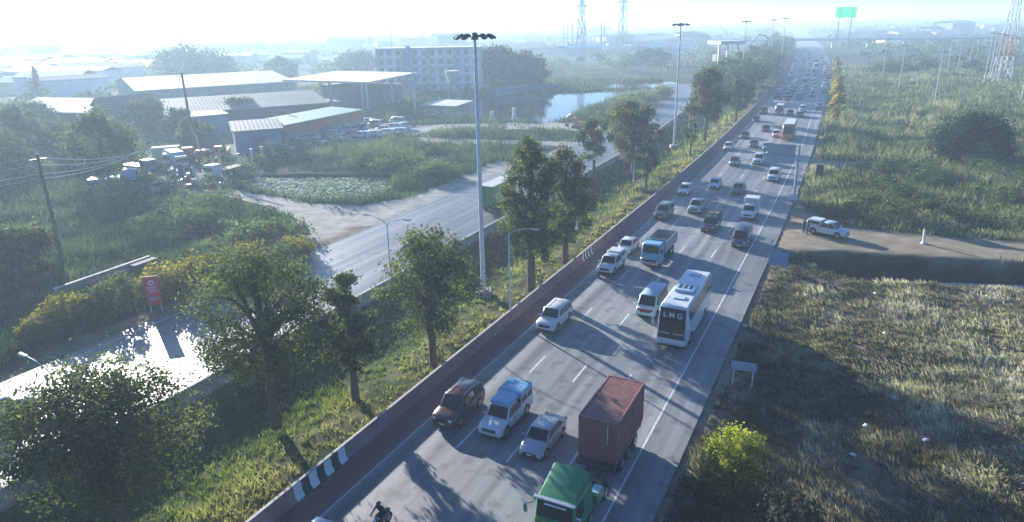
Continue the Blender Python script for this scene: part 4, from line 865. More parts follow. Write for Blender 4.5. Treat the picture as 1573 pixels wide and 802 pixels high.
# motorcycle with its rider at the bottom edge
p = W(-6.0, -10.3); hh_ = facing(-5)
mo = thing('motorcycle', (p.x, p.y, .012), hh_, 'dark motorcycle ridden at the bottom edge of the picture', 'motorcycle')
for x in (.62, -.62): b = MB().use('tyre'); b.tube([(x, -.05, .3), (x, .05, .3)], .3, 16); b.use('rim').tube([(x, -.055, .3), (x, .055, .3)], .17, 10); b.build('wheel', mo, True)
b = MB().use('black_paint').hexa([(-.6, -.12, .45), (.3, -.12, .35), (.3, .12, .35), (-.6, .12, .45), (-.75, -.10, .75), (.35, -.14, .85), (.35, .14, .85), (-.75, .10, .75)], .05).tube([(.62, 0, .3), (.42, 0, .98)], .05, 6); b.build('body', mo, True)
MB().use('black_trim').box(-.75, .1, -.14, .14, .75, .84, .04).build('seat', mo)
MB().use('chrome').tube([(.36, -.34, 1.0), (.44, -.15, 1.02), (.44, .15, 1.02), (.36, .34, 1.0)], .018, 6).build('handlebar', mo)
MB().use('lamp_glass').ball((.52, 0, .88), .09, 8, 6).build('headlight', mo)
def skin_person(name, loc, rz, label, J, E_, Rr, clothes, helmet=None, parent=None):
    r_ = thing(name, loc, rz, label, 'person'); me = bpy.data.meshes.new('body'); me.from_pydata(J, E_, []); o = bpy.data.objects.new('body', me); COL.objects.link(o); o.parent = r_
    o.modifiers.new('skin', 'SKIN'); 
    for i, v in enumerate(me.skin_vertices[0].data if me.skin_vertices else []): v.radius = (Rr[i], Rr[i]); v.use_root = i == 0
    o.modifiers.new('sub', 'SUBSURF').levels = 1; o.modifiers['sub'].render_levels = 1; me.materials.append(MATS[clothes])
    return r_
def person(name, loc, rz, label, pose, clothes, hair='black_trim', hair_name='hair'):
    r_ = thing(name, loc, rz, label, 'person')
    if pose == 'ride':
        hip = (-.25, 0, .92); ch = (-.05, 0, 1.32); nk = (.02, 0, 1.46); hd = (.06, 0, 1.60)
        legs = [[(-.25, s_*.10, .90), (.15, s_*.20, .80), (.05, s_*.2, .38), (.16, s_*.2, .32)] for s_ in (1, -1)]; arms = [[(-.04, s_*.19, 1.38), (.08, s_*.30, 1.18), (.36, s_*.32, 1.04)] for s_ in (1, -1)]
    else:
        hip = (0, 0, .92); ch = (.01, 0, 1.28); nk = (.01, 0, 1.44); hd = (.03, 0, 1.58)
        legs = [[(0, s_*.09, .90), (.03*s_, s_*.11, .48), (-.02, s_*.12, .08), (.12, s_*.13, .04)] for s_ in (1, -1)]; arms = [[(0, s_*.19, 1.38), (-.02, s_*.25, 1.10), (.10, s_*.24, .86)] for s_ in (1, -1)]
    J = [hip, ch, nk, hd]; E_ = [(0, 1), (1, 2), (2, 3)]; Rr = [.15, .17, .06, .10]
    for l in legs:
        b0 = len(J); J += l; E_ += [(0, b0)]+[(b0+i, b0+i+1) for i in range(3)]; Rr += [.10, .07, .05, .05]
    for l in arms:
        b0 = len(J); J += l; E_ += [(1, b0)]+[(b0+i, b0+i+1) for i in range(2)]; Rr += [.07, .05, .04]
        h_ = len(J); l2 = l[2]
        for f in range(4): J.append((l2[0]+.08, l2[1]-.03+.02*f, l2[2]-.03)); E_.append((b0+2, len(J)-1)); Rr.append(.012)
        J.append((l2[0]+.04, l2[1]-(.05 if l2[1] > 0 else -.05), l2[2])); E_.append((b0+2, len(J)-1)); Rr.append(.014)
    me = bpy.data.meshes.new('body'); me.from_pydata(J, E_, []); o = bpy.data.objects.new('body', me); COL.objects.link(o); o.parent = r_
    bm = bmesh.new(); bm.from_mesh(me); ly = bm.verts.layers.skin.verify()
    for i, v in enumerate(bm.verts): v[ly].radius = (Rr[i], Rr[i]); v[ly].use_root = (i == 0)
    bm.to_mesh(me); bm.free(); me.materials.append(MATS[clothes]); o.modifiers.new('skin', 'SKIN'); q = o.modifiers.new('sub', 'SUBSURF'); q.levels = 1; q.render_levels = 2
    b = MB().use(hair).ball((hd[0]-.01, 0, hd[2]+.035), .135 if hair_name == 'helmet' else .112, 12, 8, (1.08, .95, 1.0)); b.build(hair_name, r_, True)
    MB().use('skin').ball((hd[0]+.035, 0, hd[2]-.01), .095, 10, 8, (.9, .8, 1.15)).build('face', r_, True); return r_
person('person', (p.x, p.y, .012), hh_, 'rider in dark clothes and a black helmet on the motorcycle', 'ride', 'cloth_dark', 'black_paint', 'helmet')
q = at(1234, 357); person('person', (q.x, q.y, -.02), 2.2, 'person in dark clothes standing left behind the parked white pickup', 'stand', 'cloth_dark')
q = at(1239, 360); person('person', (q.x, q.y, -.02), .5, 'person in dark blue clothes at the tailgate of the parked white pickup', 'stand', 'cloth_blue')
# pickup parked on the dirt
a_, c_ = at(1246, 357), at(1300, 368); an = math.atan2(c_.y-a_.y, c_.x-a_.x)
V_('pickup', 1301, 367, 'white_paint', 'white pickup with a rear canopy parked on the dirt track right of the highway', 'pickup', canopy_white, 'wc', rz=an)
protos_far = {}
for kd in ('sedan', 'suv', 'pickup', 'van'):
    B = make_car(kd, 'white_paint', extra=(canopy_white if kd == 'pickup' else None)); r_ = finish(B, {'sedan': 'sedan', 'suv': 'suv', 'pickup': 'pickup_truck', 'van': 'minivan'}[kd], None, 'car', merged=True); protos_far[kd] = r_
CN = dict(white_paint='white', silver_paint='silver', grey_paint='dark grey', black_paint='black', red_paint='red', blue_paint='blue', bronze_paint='bronze')
used = set()
def farcar(kd, paint, loc, rz, label, group, cat=None):
    src = protos_far[kd]
    if kd in used: r_ = copy_tree(src)
    else: r_ = src; used.add(kd)
    r_.material_slots[0].link = 'OBJECT'; r_.material_slots[0].material = MATS[paint]
    r_.location = loc; r_.rotation_euler = (0, 0, rz); tag(r_, label, cat or {'van': 'van', 'pickup': 'pickup'}.get(kd, 'car'), group); return r_
KW = {'sedan': 'sedan', 'suv': 'SUV', 'pickup': 'pickup', 'van': 'van'}
rv = random.Random(5)
for lane, t in enumerate((-12.3, -8.8, -5.2, -1.8, 2.0)):
    s = (212, 206, 214, 222, 236)[lane]+rv.uniform(0, 5)
    while s < 560:
        kd = rv.choices(('sedan', 'suv', 'pickup', 'van'), (5, 3, 3, 1))[0]; pt = rv.choices(list(CN), (13, 5, 3, 3, 1, 1, 1))[0]
        tt = t+rv.uniform(-.3, .3)+(0 if t < 1 else float(np.interp(s, [220, 350], [-.4, .6]))); q = W(s, tt)
        farcar(kd, pt, (q.x, q.y, .012), facing(s), f'{CN[pt]} {KW[kd]} in the dense far queue of the highway', f'{CN[pt]} {KW[kd]}s in the far queue')
        s += rv.uniform(6.6, 11.0)*(1 if t < 1 else 1.7)
# white lorries in the far right lane
for i, (px, py, lab) in enumerate([(1226, 117, 'white lorry in the far queue, the nearer of two'), (1229, 108, 'white lorry in the far queue, the farther of two'), (1253, 100, 'white lorry near the far bridge')]):
    small_bus('lorry', lab, px+24*(i < 2), py, 7, 1.15, 3.4, 'white_paint', 'roof_white')
# ------------------------------------------------------------ street furniture
def mast(px, py, topy, label):
    H = tall(px, py, topy); r_ = thing('floodlight_mast', at(px, py), 0, label, 'floodlight mast', 'high floodlight masts')
    MB().use('mast_paint').tube([(0, 0, -.2), (0, 0, .5), (0, 0, H*.5), (0, 0, H)], [.27, .25, .18, .12], 12).build('pole', r_, True)
    MB().use('concrete').box(-.75, .75, -.75, .75, -.3, .35, .05).build('base', r_)
    b = MB().use('steel_dark'); n = 16; ring = [(1.35*math.cos(2*math.pi*i/n), 1.35*math.sin(2*math.pi*i/n), H-.15) for i in range(n+1)]; b.tube(ring, .06, 6, False)
    for i in range(0, n, 4): b.tube([(0, 0, H-.3), ring[i]], .04, 5)
    b.tube([(0, 0, H-.5), (0, 0, H+.12)], [.35, .2], 10); b.build('head_ring', r_)
    for i in range(12):
        a = 2*math.pi*i/12; c, s_ = math.cos(a), math.sin(a)
        b = MB(Matrix.Translation((1.55*c, 1.55*s_, H-.2)) @ Matrix.Rotation(a, 4, 'Z') @ Matrix.Rotation(.5, 4, 'Y')).use('steel_dark').box(-.30, .34, -.2, .2, -.12, .10, .04).use('lamp_glass').box(-.22, .3, -.16, .16, -.13, -.122); b.build('floodlight', r_)
    return r_
mast(743, 450, 52, 'nearest tall floodlight mast on the median, with a concrete base'); mast(1035, 225, 36, 'second tall floodlight mast, behind the wide yellowish tree')
mast(1138, 132, 32, 'third tall floodlight mast above the far thicket'); mast(1181, 112, 30, 'fourth floodlight mast, small in the distance'); mast(1199, 104, 28, 'farthest floodlight mast near the bridge')
def lamp(px, py, topy, arms, label, grp='curved arm street lamps'):
    H = tall(px, py, topy); p = at(px, py); s, t = toST(p.x, p.y); r_ = thing('street_lamp', p, head(s)-math.pi/2, label, 'street lamp', grp)
    MB().use('mast_paint').tube([(0, 0, -.2), (0, 0, H*.5), (0, 0, H)], [.09, .07, .055], 8).box(-.18, .18, -.18, .18, -.1, .12).build('pole', r_, True)
    for s_ in arms:
        b = MB().use('galvanised').tube([(0, 0, H-.02), (s_*.5, 0, H+.35), (s_*1.3, 0, H+.62), (s_*2.2, 0, H+.75)], [.045, .04, .035, .03], 6); b.build('arm', r_, True)
        b = MB().use('galvanised').hexa([(s_*2.1, -.1, H+.68), (s_*2.9, -.13, H+.74), (s_*2.9, .13, H+.74), (s_*2.1, .1, H+.68), (s_*2.1, -.08, H+.80), (s_*2.85, -.1, H+.86), (s_*2.85, .1, H+.86), (s_*2.1, .08, H+.80)], .03).use('lamp_glass').box(min(s_*2.25, s_*2.8), max(s_*2.25, s_*2.8), -.09, .09, H+.66, H+.70); b.build('lamp_head', r_)
    return r_
lamp(784, 490, 360, (1,), 'street lamp by the barrier beside the tallest median tree, its arm over the highway')
lamp(602, 440, 345, (1, -1), 'double armed street lamp standing before the left carriageway')
lamp(973, 278, 246, (1,), 'street lamp with a curved arm between the loose tree and the grass', ); lamp(1058, 196, 146, (1,), 'street lamp partly hidden behind the tall reddish tree'); lamp(886, 352, 252, (1, -1), 'street lamp behind the dense pair of median trees')
lamp(1162, 152, 126, (1,), 'small street lamp in the far median thicket'); lamp(112, 700, 575, (1, -1), 'pale street lamp standing inside the crown of the lower left tree')
# overhead cantilever sign, seen from behind
p = at(1219, 306); H = tall(1219, 306, 222); s, t = toST(p.x, p.y); r_ = thing('overhead_sign', p, head(s)-math.pi/2, 'overhead road sign on a cantilever pole, seen from its blue grey back', 'road sign')
MB().use('galvanised').tube([(0, 0, -.2), (0, 0, H)], [.2, .16], 10).build('pole', r_, True); MB().use('kerb_white').box(-.5, .5, -.5, .5, -.2, .9, .08).build('base', r_)
b = MB().use('galvanised'); b.tube([(0, 0, H-.3), (-4.4, 0, H-.2)], .08, 6).tube([(0, 0, H-1.6), (-4.4, 0, H-1.5)], .08, 6)
for i in range(5): b.tube([(-i*.9, 0, H-.3), (-(i+1)*.9+.1, 0, H-1.5)], .04, 5)
b.build('arm', r_)
b = MB().use('sign_back').box(-4.5, -.5, .12, .16, H-2.9, H-.1); b.build('panel', r_); b = MB().use('galvanised')
for i in range(5): b.box(-4.3+i*.85, -4.2+i*.85, .03, .11, H-2.85, H-.15)
b.build('back_rib', r_)
def board(px, py, z0, z1, wd, rz, m, label, legs=2, legm='kerb_white', name='road_sign', cat='road sign', lean=0):
    p = at(px, py); p.z = float(ground_h(np.array([p.x]), np.array([p.y]))[0]); r_ = thing(name, p, rz, label, cat); r_.rotation_euler = (lean, 0, rz)
    MB().use(m).box(-wd/2, wd/2, -.02, .02, z0, z1, .01).build('panel', r_)
    for k in range(legs): x = 0 if legs == 1 else (-wd*.38 if k == 0 else wd*.38); MB().use(legm).box(x-.05, x+.05, .025, .115, -.3, z1-.05).build('leg', r_)
    return r_
hs = head(15)-math.pi/2
board(1140, 590, 1.25, 1.95, 1.75, hs+.12, 'sign_back', 'low wide blue grey sign board on two white legs on the near verge')
board(1195, 412, .5, 2.0, 1.9, hs, 'sign_blue', 'blue sign board between two white posts beside the road edge')
board(1258, 272, .1, 2.3, 1.15, hs, 'steel_dark', 'dark upright board standing by the road edge in front of the grass', 2, 'steel_dark', 'notice_board', 'board')
rs_ = board(240, 474, .75, 3.7, 1.25, hs+.75, 'sign_red', 'tall red banner sign with a white disc on two white legs by the left road', 2, 'kerb_white', 'banner_sign', 'sign', lean=0)
b = MB().use('sign_white').tube([(0, -.024, 3.05), (0, -.030, 3.05)], .27, 20); b.build('emblem', rs_)
MB().use('sign_red').tube([(.02, -.032, 3.05), (.02, -.035, 3.05)], .12, 12).build('emblem_centre', rs_)
for z, wd, m in ((2.55, .42, 'sign_white'), (2.32, .36, 'sign_white'), (2.1, .30, 'sign_white'), (1.45, .36, 'aqua_paint'), (1.28, .30, 'aqua_paint')): MB().use(m).box(-wd, wd, -.030, -.024, z, z+.09).build('text_line', rs_)
q = at(1419, 374); r_ = thing('bollard', q, 0, 'leaning white marker post with a collar on the dirt track', 'bollard'); r_.rotation_euler = (0, -.12, 0)
MB().use('kerb_white').tube([(0, 0, -.2), (0, 0, 1.5), (0, 0, 1.7)], [.16, .14, .09], 10).build('post', r_, True); MB().use('kerb_white').box(-.28, .28, -.2, .2, -.2, .18, .04).build('foot', r_)
def pole(px, py, topy, label, grp, m='pole_concrete', arm=True, hd=None, rad=.2):
    H = tall(px, py, topy); p = at(px, py); s, t = toST(p.x, p.y); r_ = thing('utility_pole', p, (head(s)-math.pi/2) if hd is None else hd, label, 'utility pole', grp)
    MB().use(m).tube([(0, 0, -.3), (0, 0, H)], [rad*1.25, rad*.75], 8).build('pole', r_, True)
    if arm:
        b = MB().use('steel_dark').box(-1.1, 1.1, -.06, .06, H-.75, H-.62); 
        b.build('crossarm', r_)
        for x in (-1, 0, 1): MB().use('wood').tube([(x, 0, H-.62), (x, 0, H-.42)], [.05, .035], 6).build('insulator', r_)
    return r_, H
pl = [(1355, 122, 58, 'light concrete pole, leftmost in the right field'), (1381, 137, 66, 'concrete pole beside the leftmost one in the right field'), (1436, 157, 76, 'nearest concrete pole in the right field'),
      (1470, 112, 62, 'thin pole behind the nearest one in the right field'), (1487, 108, 66, 'thin pole in the middle of the far right field'), (1498, 98, 64, 'short pole left of the pole cluster'), (1455, 110, 66, 'thin pole just right of the nearest concrete pole'), (1568, 158, 100, 'pole at the right edge of the picture')]
for (px, py, ty, lab) in pl: pole(px, py, ty, lab, 'utility poles of the right field')
for i, (px, py) in enumerate([(1512, 126), (1519, 122), (1527, 124), (1534, 126), (1541, 118)]):
    pole(px, py, 48+i, ('first', 'second', 'third', 'fourth', 'last')[i]+' pole from the left in the tight pole cluster before the lattice tower', 'cluster of poles by the lattice tower', rad=.22)
P1, H1 = pole(92, 380, 236, 'wooden pole rising from the wetland, carrying several wires', 'poles on the wetland side', 'wood', hd=.9)
P2, H2 = pole(300, 235, 112, 'tall leaning looking grey pole standing in the scrapyard', 'poles on the wetland side', 'wood', hd=.4, rad=.25)
P3, H3 = pole(447, 208, 166, 'short dark pole by the orange fronted shop', 'poles on the wetland side', 'wood', hd=.4)
P4, H4 = pole(638, 178, 78, 'grey pole at the corner of the open shed', 'poles on the wetland side', 'galvanised', False, rad=.3); P5, H5 = pole(708, 160, 84, 'slim pale pole in front of the apartment block', 'poles on the wetland side', 'galvanised', False, rad=.2)
def wire(a, c, label, sag=1.0, rad=.028, grp='overhead wires'):
    r_ = [a.lerp(c, i/14)-Vector((0, 0, sag*4*(i/14)*(1-i/14))) for i in range(15)]
    o = MB().use('galvanised').tube(r_, rad, 4, False).build('wire'); tag(o, label, 'wire', grp)
a = P1.location+Vector((0, 0, H1)); 
for i, dz in enumerate((-.4, -1.3, -2.4, -3.0)):
    wire(a+Vector((0, 0, dz)), Vector((-98, 60, 11.2+dz)), ('top', 'second', 'third', 'lowest')[i]+' wire running left from the wetland pole', 1.0, .045)
    wire(a+Vector((0, 0, dz)), at(215, 232, 5+dz*.6), ('top', 'second', 'third', 'lowest')[i]+' wire running right from the wetland pole', .8, .04)
# lattice towers
def pylon(px, py, H, wd, label, arms=(.7, .82, .94), m='galvanised', rad=.14, z0=0, banded=False):
    r_ = thing('lattice_tower', at(px, py), .5, label, 'pylon', 'lattice towers'); lv = [0, .2, .38, .54, .68, .8, .9, 1.0]
    def wz(f): return wd*(1-f*.85) if f < .7 else wd*.405*(1-(f-.7)*1.5)
    for k in range(len(lv)-1):
        b = MB().use(('mast_paint', 'fascia_orange')[k == 1] if banded else m); a_, c_ = lv[k]*H, lv[k+1]*H; wa, wc = wz(lv[k]), wz(lv[k+1])
        ca = [(x*wa, y*wa, a_) for x, y in ((-1, -1), (1, -1), (1, 1), (-1, 1))]; cc_ = [(x*wc, y*wc, c_) for x, y in ((-1, -1), (1, -1), (1, 1), (-1, 1))]
        for i in range(4): j = (i+1) % 4; b.tube([ca[i], cc_[i]], rad, 4); b.tube([ca[i], cc_[j]], rad*.6, 4); b.tube([ca[j], cc_[i]], rad*.6, 4); b.tube([cc_[i], cc_[j]], rad*.6, 4)
        b.build('lattice_section', r_)
    for f in arms: b = MB().use(m); z = f*H; b.tube([(-wd*1.5, 0, z), (0, 0, z+1.2), (wd*1.5, 0, z)], rad*.8, 4).tube([(-wd*1.5, 0, z), (wd*1.5, 0, z)], rad*.8, 4); b.build('crossarm', r_)
pylon(1537, 122, 44, 2.6, 'large red and white lattice tower at the right edge', rad=.16, banded=True)
pylon(893, 92, 50, 3, 'left one of two high lattice towers above the central skyline', rad=.3); pylon(955, 88, 54, 3.4, 'right one of two high lattice towers above the central skyline', rad=.3)
pylon(378, 72, 46, 3.4, 'hazy lattice tower on the left skyline, the left one of a pair', rad=.45); pylon(424, 70, 44, 3, 'hazy lattice tower on the left skyline, the right one of a pair', rad=.45); pylon(34, 70, 36, 3, 'hazy lattice tower near the left edge of the skyline', rad=.45)
for i, px in enumerate((866, 872, 879, 887, 897, 923, 928, 410, 545, 580, 603)):
    p = at(px, 84 if px > 600 else 78); r_ = tag(MB(Matrix.Translation(p)).use('wall_grey').tube([(0, 0, 0), (0, 0, 24+i % 4)], [.55, .4], 8).build('distant_pole'), 'thin distant pole standing in the hazy industrial area', 'pole', 'distant poles in the haze')

# ------------------------------------------------------------ buildings
def bldg(name, pxa, pya, pxb, pyb, depth, H, wall, roof, label, kind='gable', rise=1.5, rows=0, cols=0, over=.5, cat='building', group=None, fascia=None, rot=None, door=True):
    a, c = at(pxa, pya), at(pxb, pyb); wd = (c-a).length; ang = math.atan2(c.y-a.y, c.x-a.x); r_ = thing(name, a, ang, label, cat, group)
    MB().use(wall).box(0, wd, 0, depth, -.3, H).build('wall', r_); b = MB().use(roof); o = over
    if kind == 'gable': prof = [(-o, H-.1), (depth/2, H+rise), (depth+o, H-.1)]
    elif kind == 'shed': prof = [(-o, H+.02), (depth+o, H+rise)]
    else: prof = [(-o, H+.02), (depth+o, H+.03)]
    for (y0, z0), (y1, z1) in zip(prof, prof[1:]): b.hexa([(-o, y0, z0), (wd+o, y0, z0), (wd+o, y1, z1), (-o, y1, z1), (-o, y0, z0+.22), (wd+o, y0, z0+.22), (wd+o, y1, z1+.22), (-o, y1, z1+.22)])
    if kind == 'gable':
        for x in (.02, wd-.02): b.m = wall; b.add([(x, 0, H), (x, depth, H), (x, depth/2, H+rise-.1)], [(0, 1, 2)])
    b.build('roof', r_)
    if kind != 'gable' and kind != 'flat': pass
    for i in range(rows):
        for j in range(cols):
            x = wd*(j+.5)/cols; w2 = wd/cols*.28; z = H*(i+.42)/rows; h2 = H/rows*.24
            MB().use('window_grey').box(x-w2, x+w2, -.06, .05, z-h2, z+h2*1.3).build('window', r_)
    if fascia: MB().use(fascia).box(0, wd, -.12, -.01, H*.5, H*.98).build('fascia', r_)
    if door: MB().use('wall_dark').box(wd*.42, wd*.42+min(4, wd*.2), -.05, .04, 0, min(3.2, H*.7)).build('door', r_)
    return r_
# apartment block
ap = bldg('apartment_block', 583, 142, 738, 140, 12, 16.5, 'wall_white', 'roof_white', 'white five storey apartment block with rows of dark balconies', 'flat', door=False)
wd = (at(738, 140)-at(583, 142)).length
for i in range(5):
    MB().use('roof_white').box(-.2, wd+.2, -1.3, -.02, i*3.3+3.05, i*3.3+3.2).build('balcony_slab', ap)
    for j in range(12):
        x = wd*(j+.5)/12; MB().use('window_grey').box(x-wd*.022, x+wd*.022, -.07, .05, i*3.3+.6, i*3.3+2.5).build('window', ap)
        if j % 3 == 0: MB().use('wall_cream').box(x-wd*.045, x-wd*.037, -1.2, -.02, i*3.3-.1, i*3.3+3.05).build('balcony_divider', ap)
MB().use('sign_blue').box(wd*.30, wd*.34, -1.9, -1.4, 2, 17.5).build('stair_tower', ap)
# big open shed
os_ = thing('open_shed', at(566, 172), 0, 'high open shed with a bright white flat roof on slender columns', 'shed'); A_ = at(566, 172); Lp = at(458, 166); Rp = at(632, 158); e1 = Lp-A_; e2 = Rp-A_; Hs = tall(566, 172, 128)
def q3(u, v, z): return tuple(e1*u+e2*v+Vector((0, 0, z)))
MB().use('roof_white').hexa([q3(-.06, -.05, Hs), q3(-.06, 1.1, Hs+.8), q3(1.15, 1.1, Hs+.8), q3(1.15, -.05, Hs), q3(-.06, -.05, Hs+.5), q3(-.06, 1.1, Hs+1.3), q3(1.15, 1.1, Hs+1.3), q3(1.15, -.05, Hs+.5)]).build('roof', os_)
for (u, v) in ((0, 0), (.06, .0), (.5, 0), (1, 0), (0, .55), (0, 1), (1, 1), (.5, 1), (1, .5)):
    x, y, _ = q3(u, v, 0); MB().use('galvanised').box(x-.35, x+.35, y-.35, y+.35, -.2, Hs+.3).build('column', os_)
MB().use('wall_grey').hexa([q3(.08, .45, -.2), q3(.08, .95, -.2), q3(.95, .95, -.2), q3(.95, .45, -.2), q3(.08, .45, Hs*.75), q3(.08, .95, Hs*.75), q3(.95, .95, Hs*.75), q3(.95, .45, Hs*.75)]).build('inner_wall', os_)
MB().use('roof_grey').hexa([q3(.3, .1, 1), q3(.3, .3, 1), q3(.8, .3, 1), q3(.8, .1, 1), q3(.3, .1, 2.4), q3(.3, .3, 2.4), q3(.8, .3, 2.4), q3(.8, .1, 2.4)]).build('stored_stack', os_)
bldg('factory_hall', 214, 168, 455, 150, 60, 6.0, 'wall_grey', 'roof_pale', 'long white roofed factory hall left of the open shed', 'gable', 2.5, 0, 0)
bldg('workshop', 262, 206, 505, 186, 34, 5.0, 'wall_dark', 'roof_grey', 'wide grey roofed workshop in front of the long factory hall', 'gable', 2.2, 0, 0)
bldg('blue_store', 272, 212, 352, 204, 12, 4.6, 'wall_blue', 'roof_teal', 'blue walled store under a thin white roof edge behind the scrapyard', 'shed', .6)
bldg('blue_annex', 364, 237, 436, 231, 11, 4.6, 'wall_blue', 'roof_grey', 'blue walled annex with a low grey roof beside the scrapyard', 'shed', .8)
bldg('shop_row', 440, 224, 556, 196, 9, 4.4, 'wall_grey', 'roof_teal', 'row of shops with an orange fascia behind the parked cars', 'shed', .5, fascia='fascia_orange')
bldg('hipped_shed', 15, 196, 148, 200, 22, 4.5, 'wall_dark', 'roof_pale', 'dark shed with a bright roof edge at the far left', 'gable', 2.5)
bldg('teal_shed', 128, 186, 205, 180, 16, 4, 'wall_grey', 'roof_teal', 'small shed with a teal roof right of the dark shed', 'gable', 1.5)
bldg('brown_house', 170, 205, 255, 196, 14, 6, 'wall_grey', 'roof_brown', 'brown roofed house among the trees behind the scrapyard', 'gable', 2.5)
bldg('canal_store', 650, 176, 700, 178, 10, 2.6, 'wall_grey', 'roof_white', 'low store with a bright white roof at the canal bank', 'shed', .5)
bldg('canal_wall', 764, 146, 850, 137, 1, 2.2, 'wall_blue', 'roof_teal', 'long pale blue wall on the far bank of the canal', 'flat', cat='wall', door=False)
G2 = 'hazy buildings of the far town'; rb = random.Random(9); cnt = {}
RW = {'roof_white': 'white', 'roof_pale': 'pale grey', 'roof_grey': 'grey', 'roof_blue': 'blue', 'roof_brown': 'brown', 'roof_teal': 'teal'}
for i in range(300):
    if i < 255: ppx = rb.uniform(-60, 1080) if i < 190 else rb.uniform(-60, 250); ppy = rb.uniform(54, (150 if i >= 190 else 118) if ppx < 250 else (98 if ppx < 560 else 84))
    else: ppx = rb.uniform(1290, 1620); ppy = rb.uniform(34, 66)
    if 575 < ppx < 745 and ppy > 92: continue
    p = at(ppx, ppy); rr = math.hypot(p.x, p.y)
    s, t = toST(p.x, p.y)
    if float(dist(YARD, np.array([p.x]), np.array([p.y]))[0]) < 15: continue
    if abs(t) < 45 or rr > 4000: continue
    q_ = .55 if rr < 330 else 1; wd = rb.uniform(12, 34)*(1+rr/2500)*q_; dp = rb.uniform(9, 18)*(1+rr/3000)*q_; H = rb.uniform(3, 7)+(rb.uniform(4, 9) if rb.random() < .1 and rr > 600 else 0)
    rf = rb.choices(list(RW), (6, 5, 5, 2, 3, 1))[0]; wl = rb.choice(('wall_white', 'wall_grey', 'wall_cream')); r_ = thing('distant_building', p, rb.uniform(-.5, .5)+.2, f'{RW[rf]} roofed low building lost in the haze of the far town', 'building', f'{RW[rf]} roofed buildings of the far town')
    MB().use(wl).box(-wd/2, wd/2, 0, dp, -.3, H).build('wall', r_); b = MB().use(rf)
    for (y0, z0, y1, z1) in ((-.5, H, dp/2, H+dp*.12), (dp/2, H+dp*.12, dp+.5, H)): b.hexa([(-wd/2-.5, y0, z0), (wd/2+.5, y0, z0), (wd/2+.5, y1, z1), (-wd/2-.5, y1, z1), (-wd/2-.5, y0, z0+.3), (wd/2+.5, y0, z0+.3), (wd/2+.5, y1, z1+.3), (-wd/2-.5, y1, z1+.3)])
    b.build('roof', r_)
# far bridge over the highway, gate, canopy, billboard
bp_ = W(640, -70); fl = thing('overpass', bp_, head(640)-math.pi/2+.10, 'long low overpass crossing the highway in the distance', 'bridge')
MB().use('concrete').box(-20, 420, -5, 5, 5.6, 6.8).build('deck', fl); MB().use('wall_white').box(-20, 420, -5.2, -4.95, 6.8, 7.8).build('parapet', fl); MB().use('wall_white').box(-20, 420, 4.95, 5.2, 6.8, 7.8).build('parapet', fl)
for x in range(0, 420, 28):
    if not 30 < x < 75: MB().use('concrete').box(x-.8, x+.8, -3, 3, -.3, 5.6).build('pier', fl)
q = at(1292, 80); H = 25+9; r_ = thing('billboard', q, head(600)-math.pi/2+.1, 'green billboard on a tall frame rising above the skyline by the highway', 'billboard')
dq = q.length; wq = 25*dq/FPX; z1 = CAMZ+(28-16)*dq/FPX; z0 = CAMZ+(28-29)*dq/FPX
MB().use('sign_green').box(-wq/2, wq/2, -.2, .2, z0, z1).build('panel', r_); MB().use('sign_white').box(-wq*.45, wq*.45, -.27, -.21, z1-(z1-z0)*.25, z1-(z1-z0)*.18).build('panel_stripe', r_)
for x in (-.3, .3): MB().use('steel_dark').tube([(x*wq, .6, -.3), (x*wq, .6, z1-.5)], .35, 6).build('leg', r_)
q = at(1112, 112); r_ = thing('station_canopy', q, .2, 'white flat canopy of a roadside station beyond the thicket', 'canopy'); k = q.length/FPX
MB().use('roof_white').box(-8*k, 30*k, 0, 14, 24*k*1.6, 24*k*1.6+1.6).build('roof', r_)
for x in (-5, 8, 24): MB().use('wall_white').box(x*k-.4, x*k+.4, 3, 3.8, -.2, 24*k*1.6).build('column', r_)
MB().use('wall_grey').box(0, 24*k, 9, 13, -.2, 24*k).build('kiosk', r_)
q = at(1166, 104); r_ = thing('arched_gate', q, .25, 'white arched gate frame with a blue screen beyond the thicket', 'gate'); k = q.length/FPX
MB().use('sign_white').tube([(-18*k, 0, 30*k), (-6*k, 0, 44*k), (6*k, 0, 42*k), (13*k, 0, 34*k), (14*k, 0, 0)], 1.1*k, 8).build('arch', r_, True); MB().use('sign_white').tube([(-18*k, 0, 0), (-18*k, 0, 30*k)], 1.1*k, 8).build('post', r_, True)
MB().use('sign_blue').box(-10*k, 8*k, .5, 1.0, 6*k, 22*k).build('screen', r_)

# ------------------------------------------------------------ scrapyard, parking lot, small things
ry = random.Random(12)
names = ['first', 'second', 'third', 'fourth', 'fifth', 'sixth', 'seventh', 'eighth']
def old_truck(px, py, rz, cabm, bedm, label, crane=False, box=False):
    r_ = thing('old_truck', at(px, py), rz, label, 'truck', 'worn vehicles in the scrapyard')
    MB().use(cabm).box(-2.2, 0, -1.1, 1.1, .7, 2.7, .15).build('cab', r_, True); MB().use('glass').box(-.05, .02, -1.0, 1.0, 1.6, 2.3).build('windscreen', r_)
    b = MB().use(bedm); (b.box(-7.5, -2.4, -1.15, 1.15, 1.0, 3.2, .05) if box else b.box(-7.5, -2.4, -1.15, 1.15, .9, 1.5, .03)); b.build('load_body', r_)
    if crane: MB().use('yellow_paint').tube([(-2.9, 0, 1.4), (-3.1, 0, 4.6), (-6.4, .2, 7.4)], [.28, .24, .14], 6).build('crane_arm', r_)
    for x in (-1.1, -5.2, -6.4):
        for s_ in (1, -1): b = MB(); wheel(b, x, s_*1.12, .48, .3); b.build('wheel', r_, True)
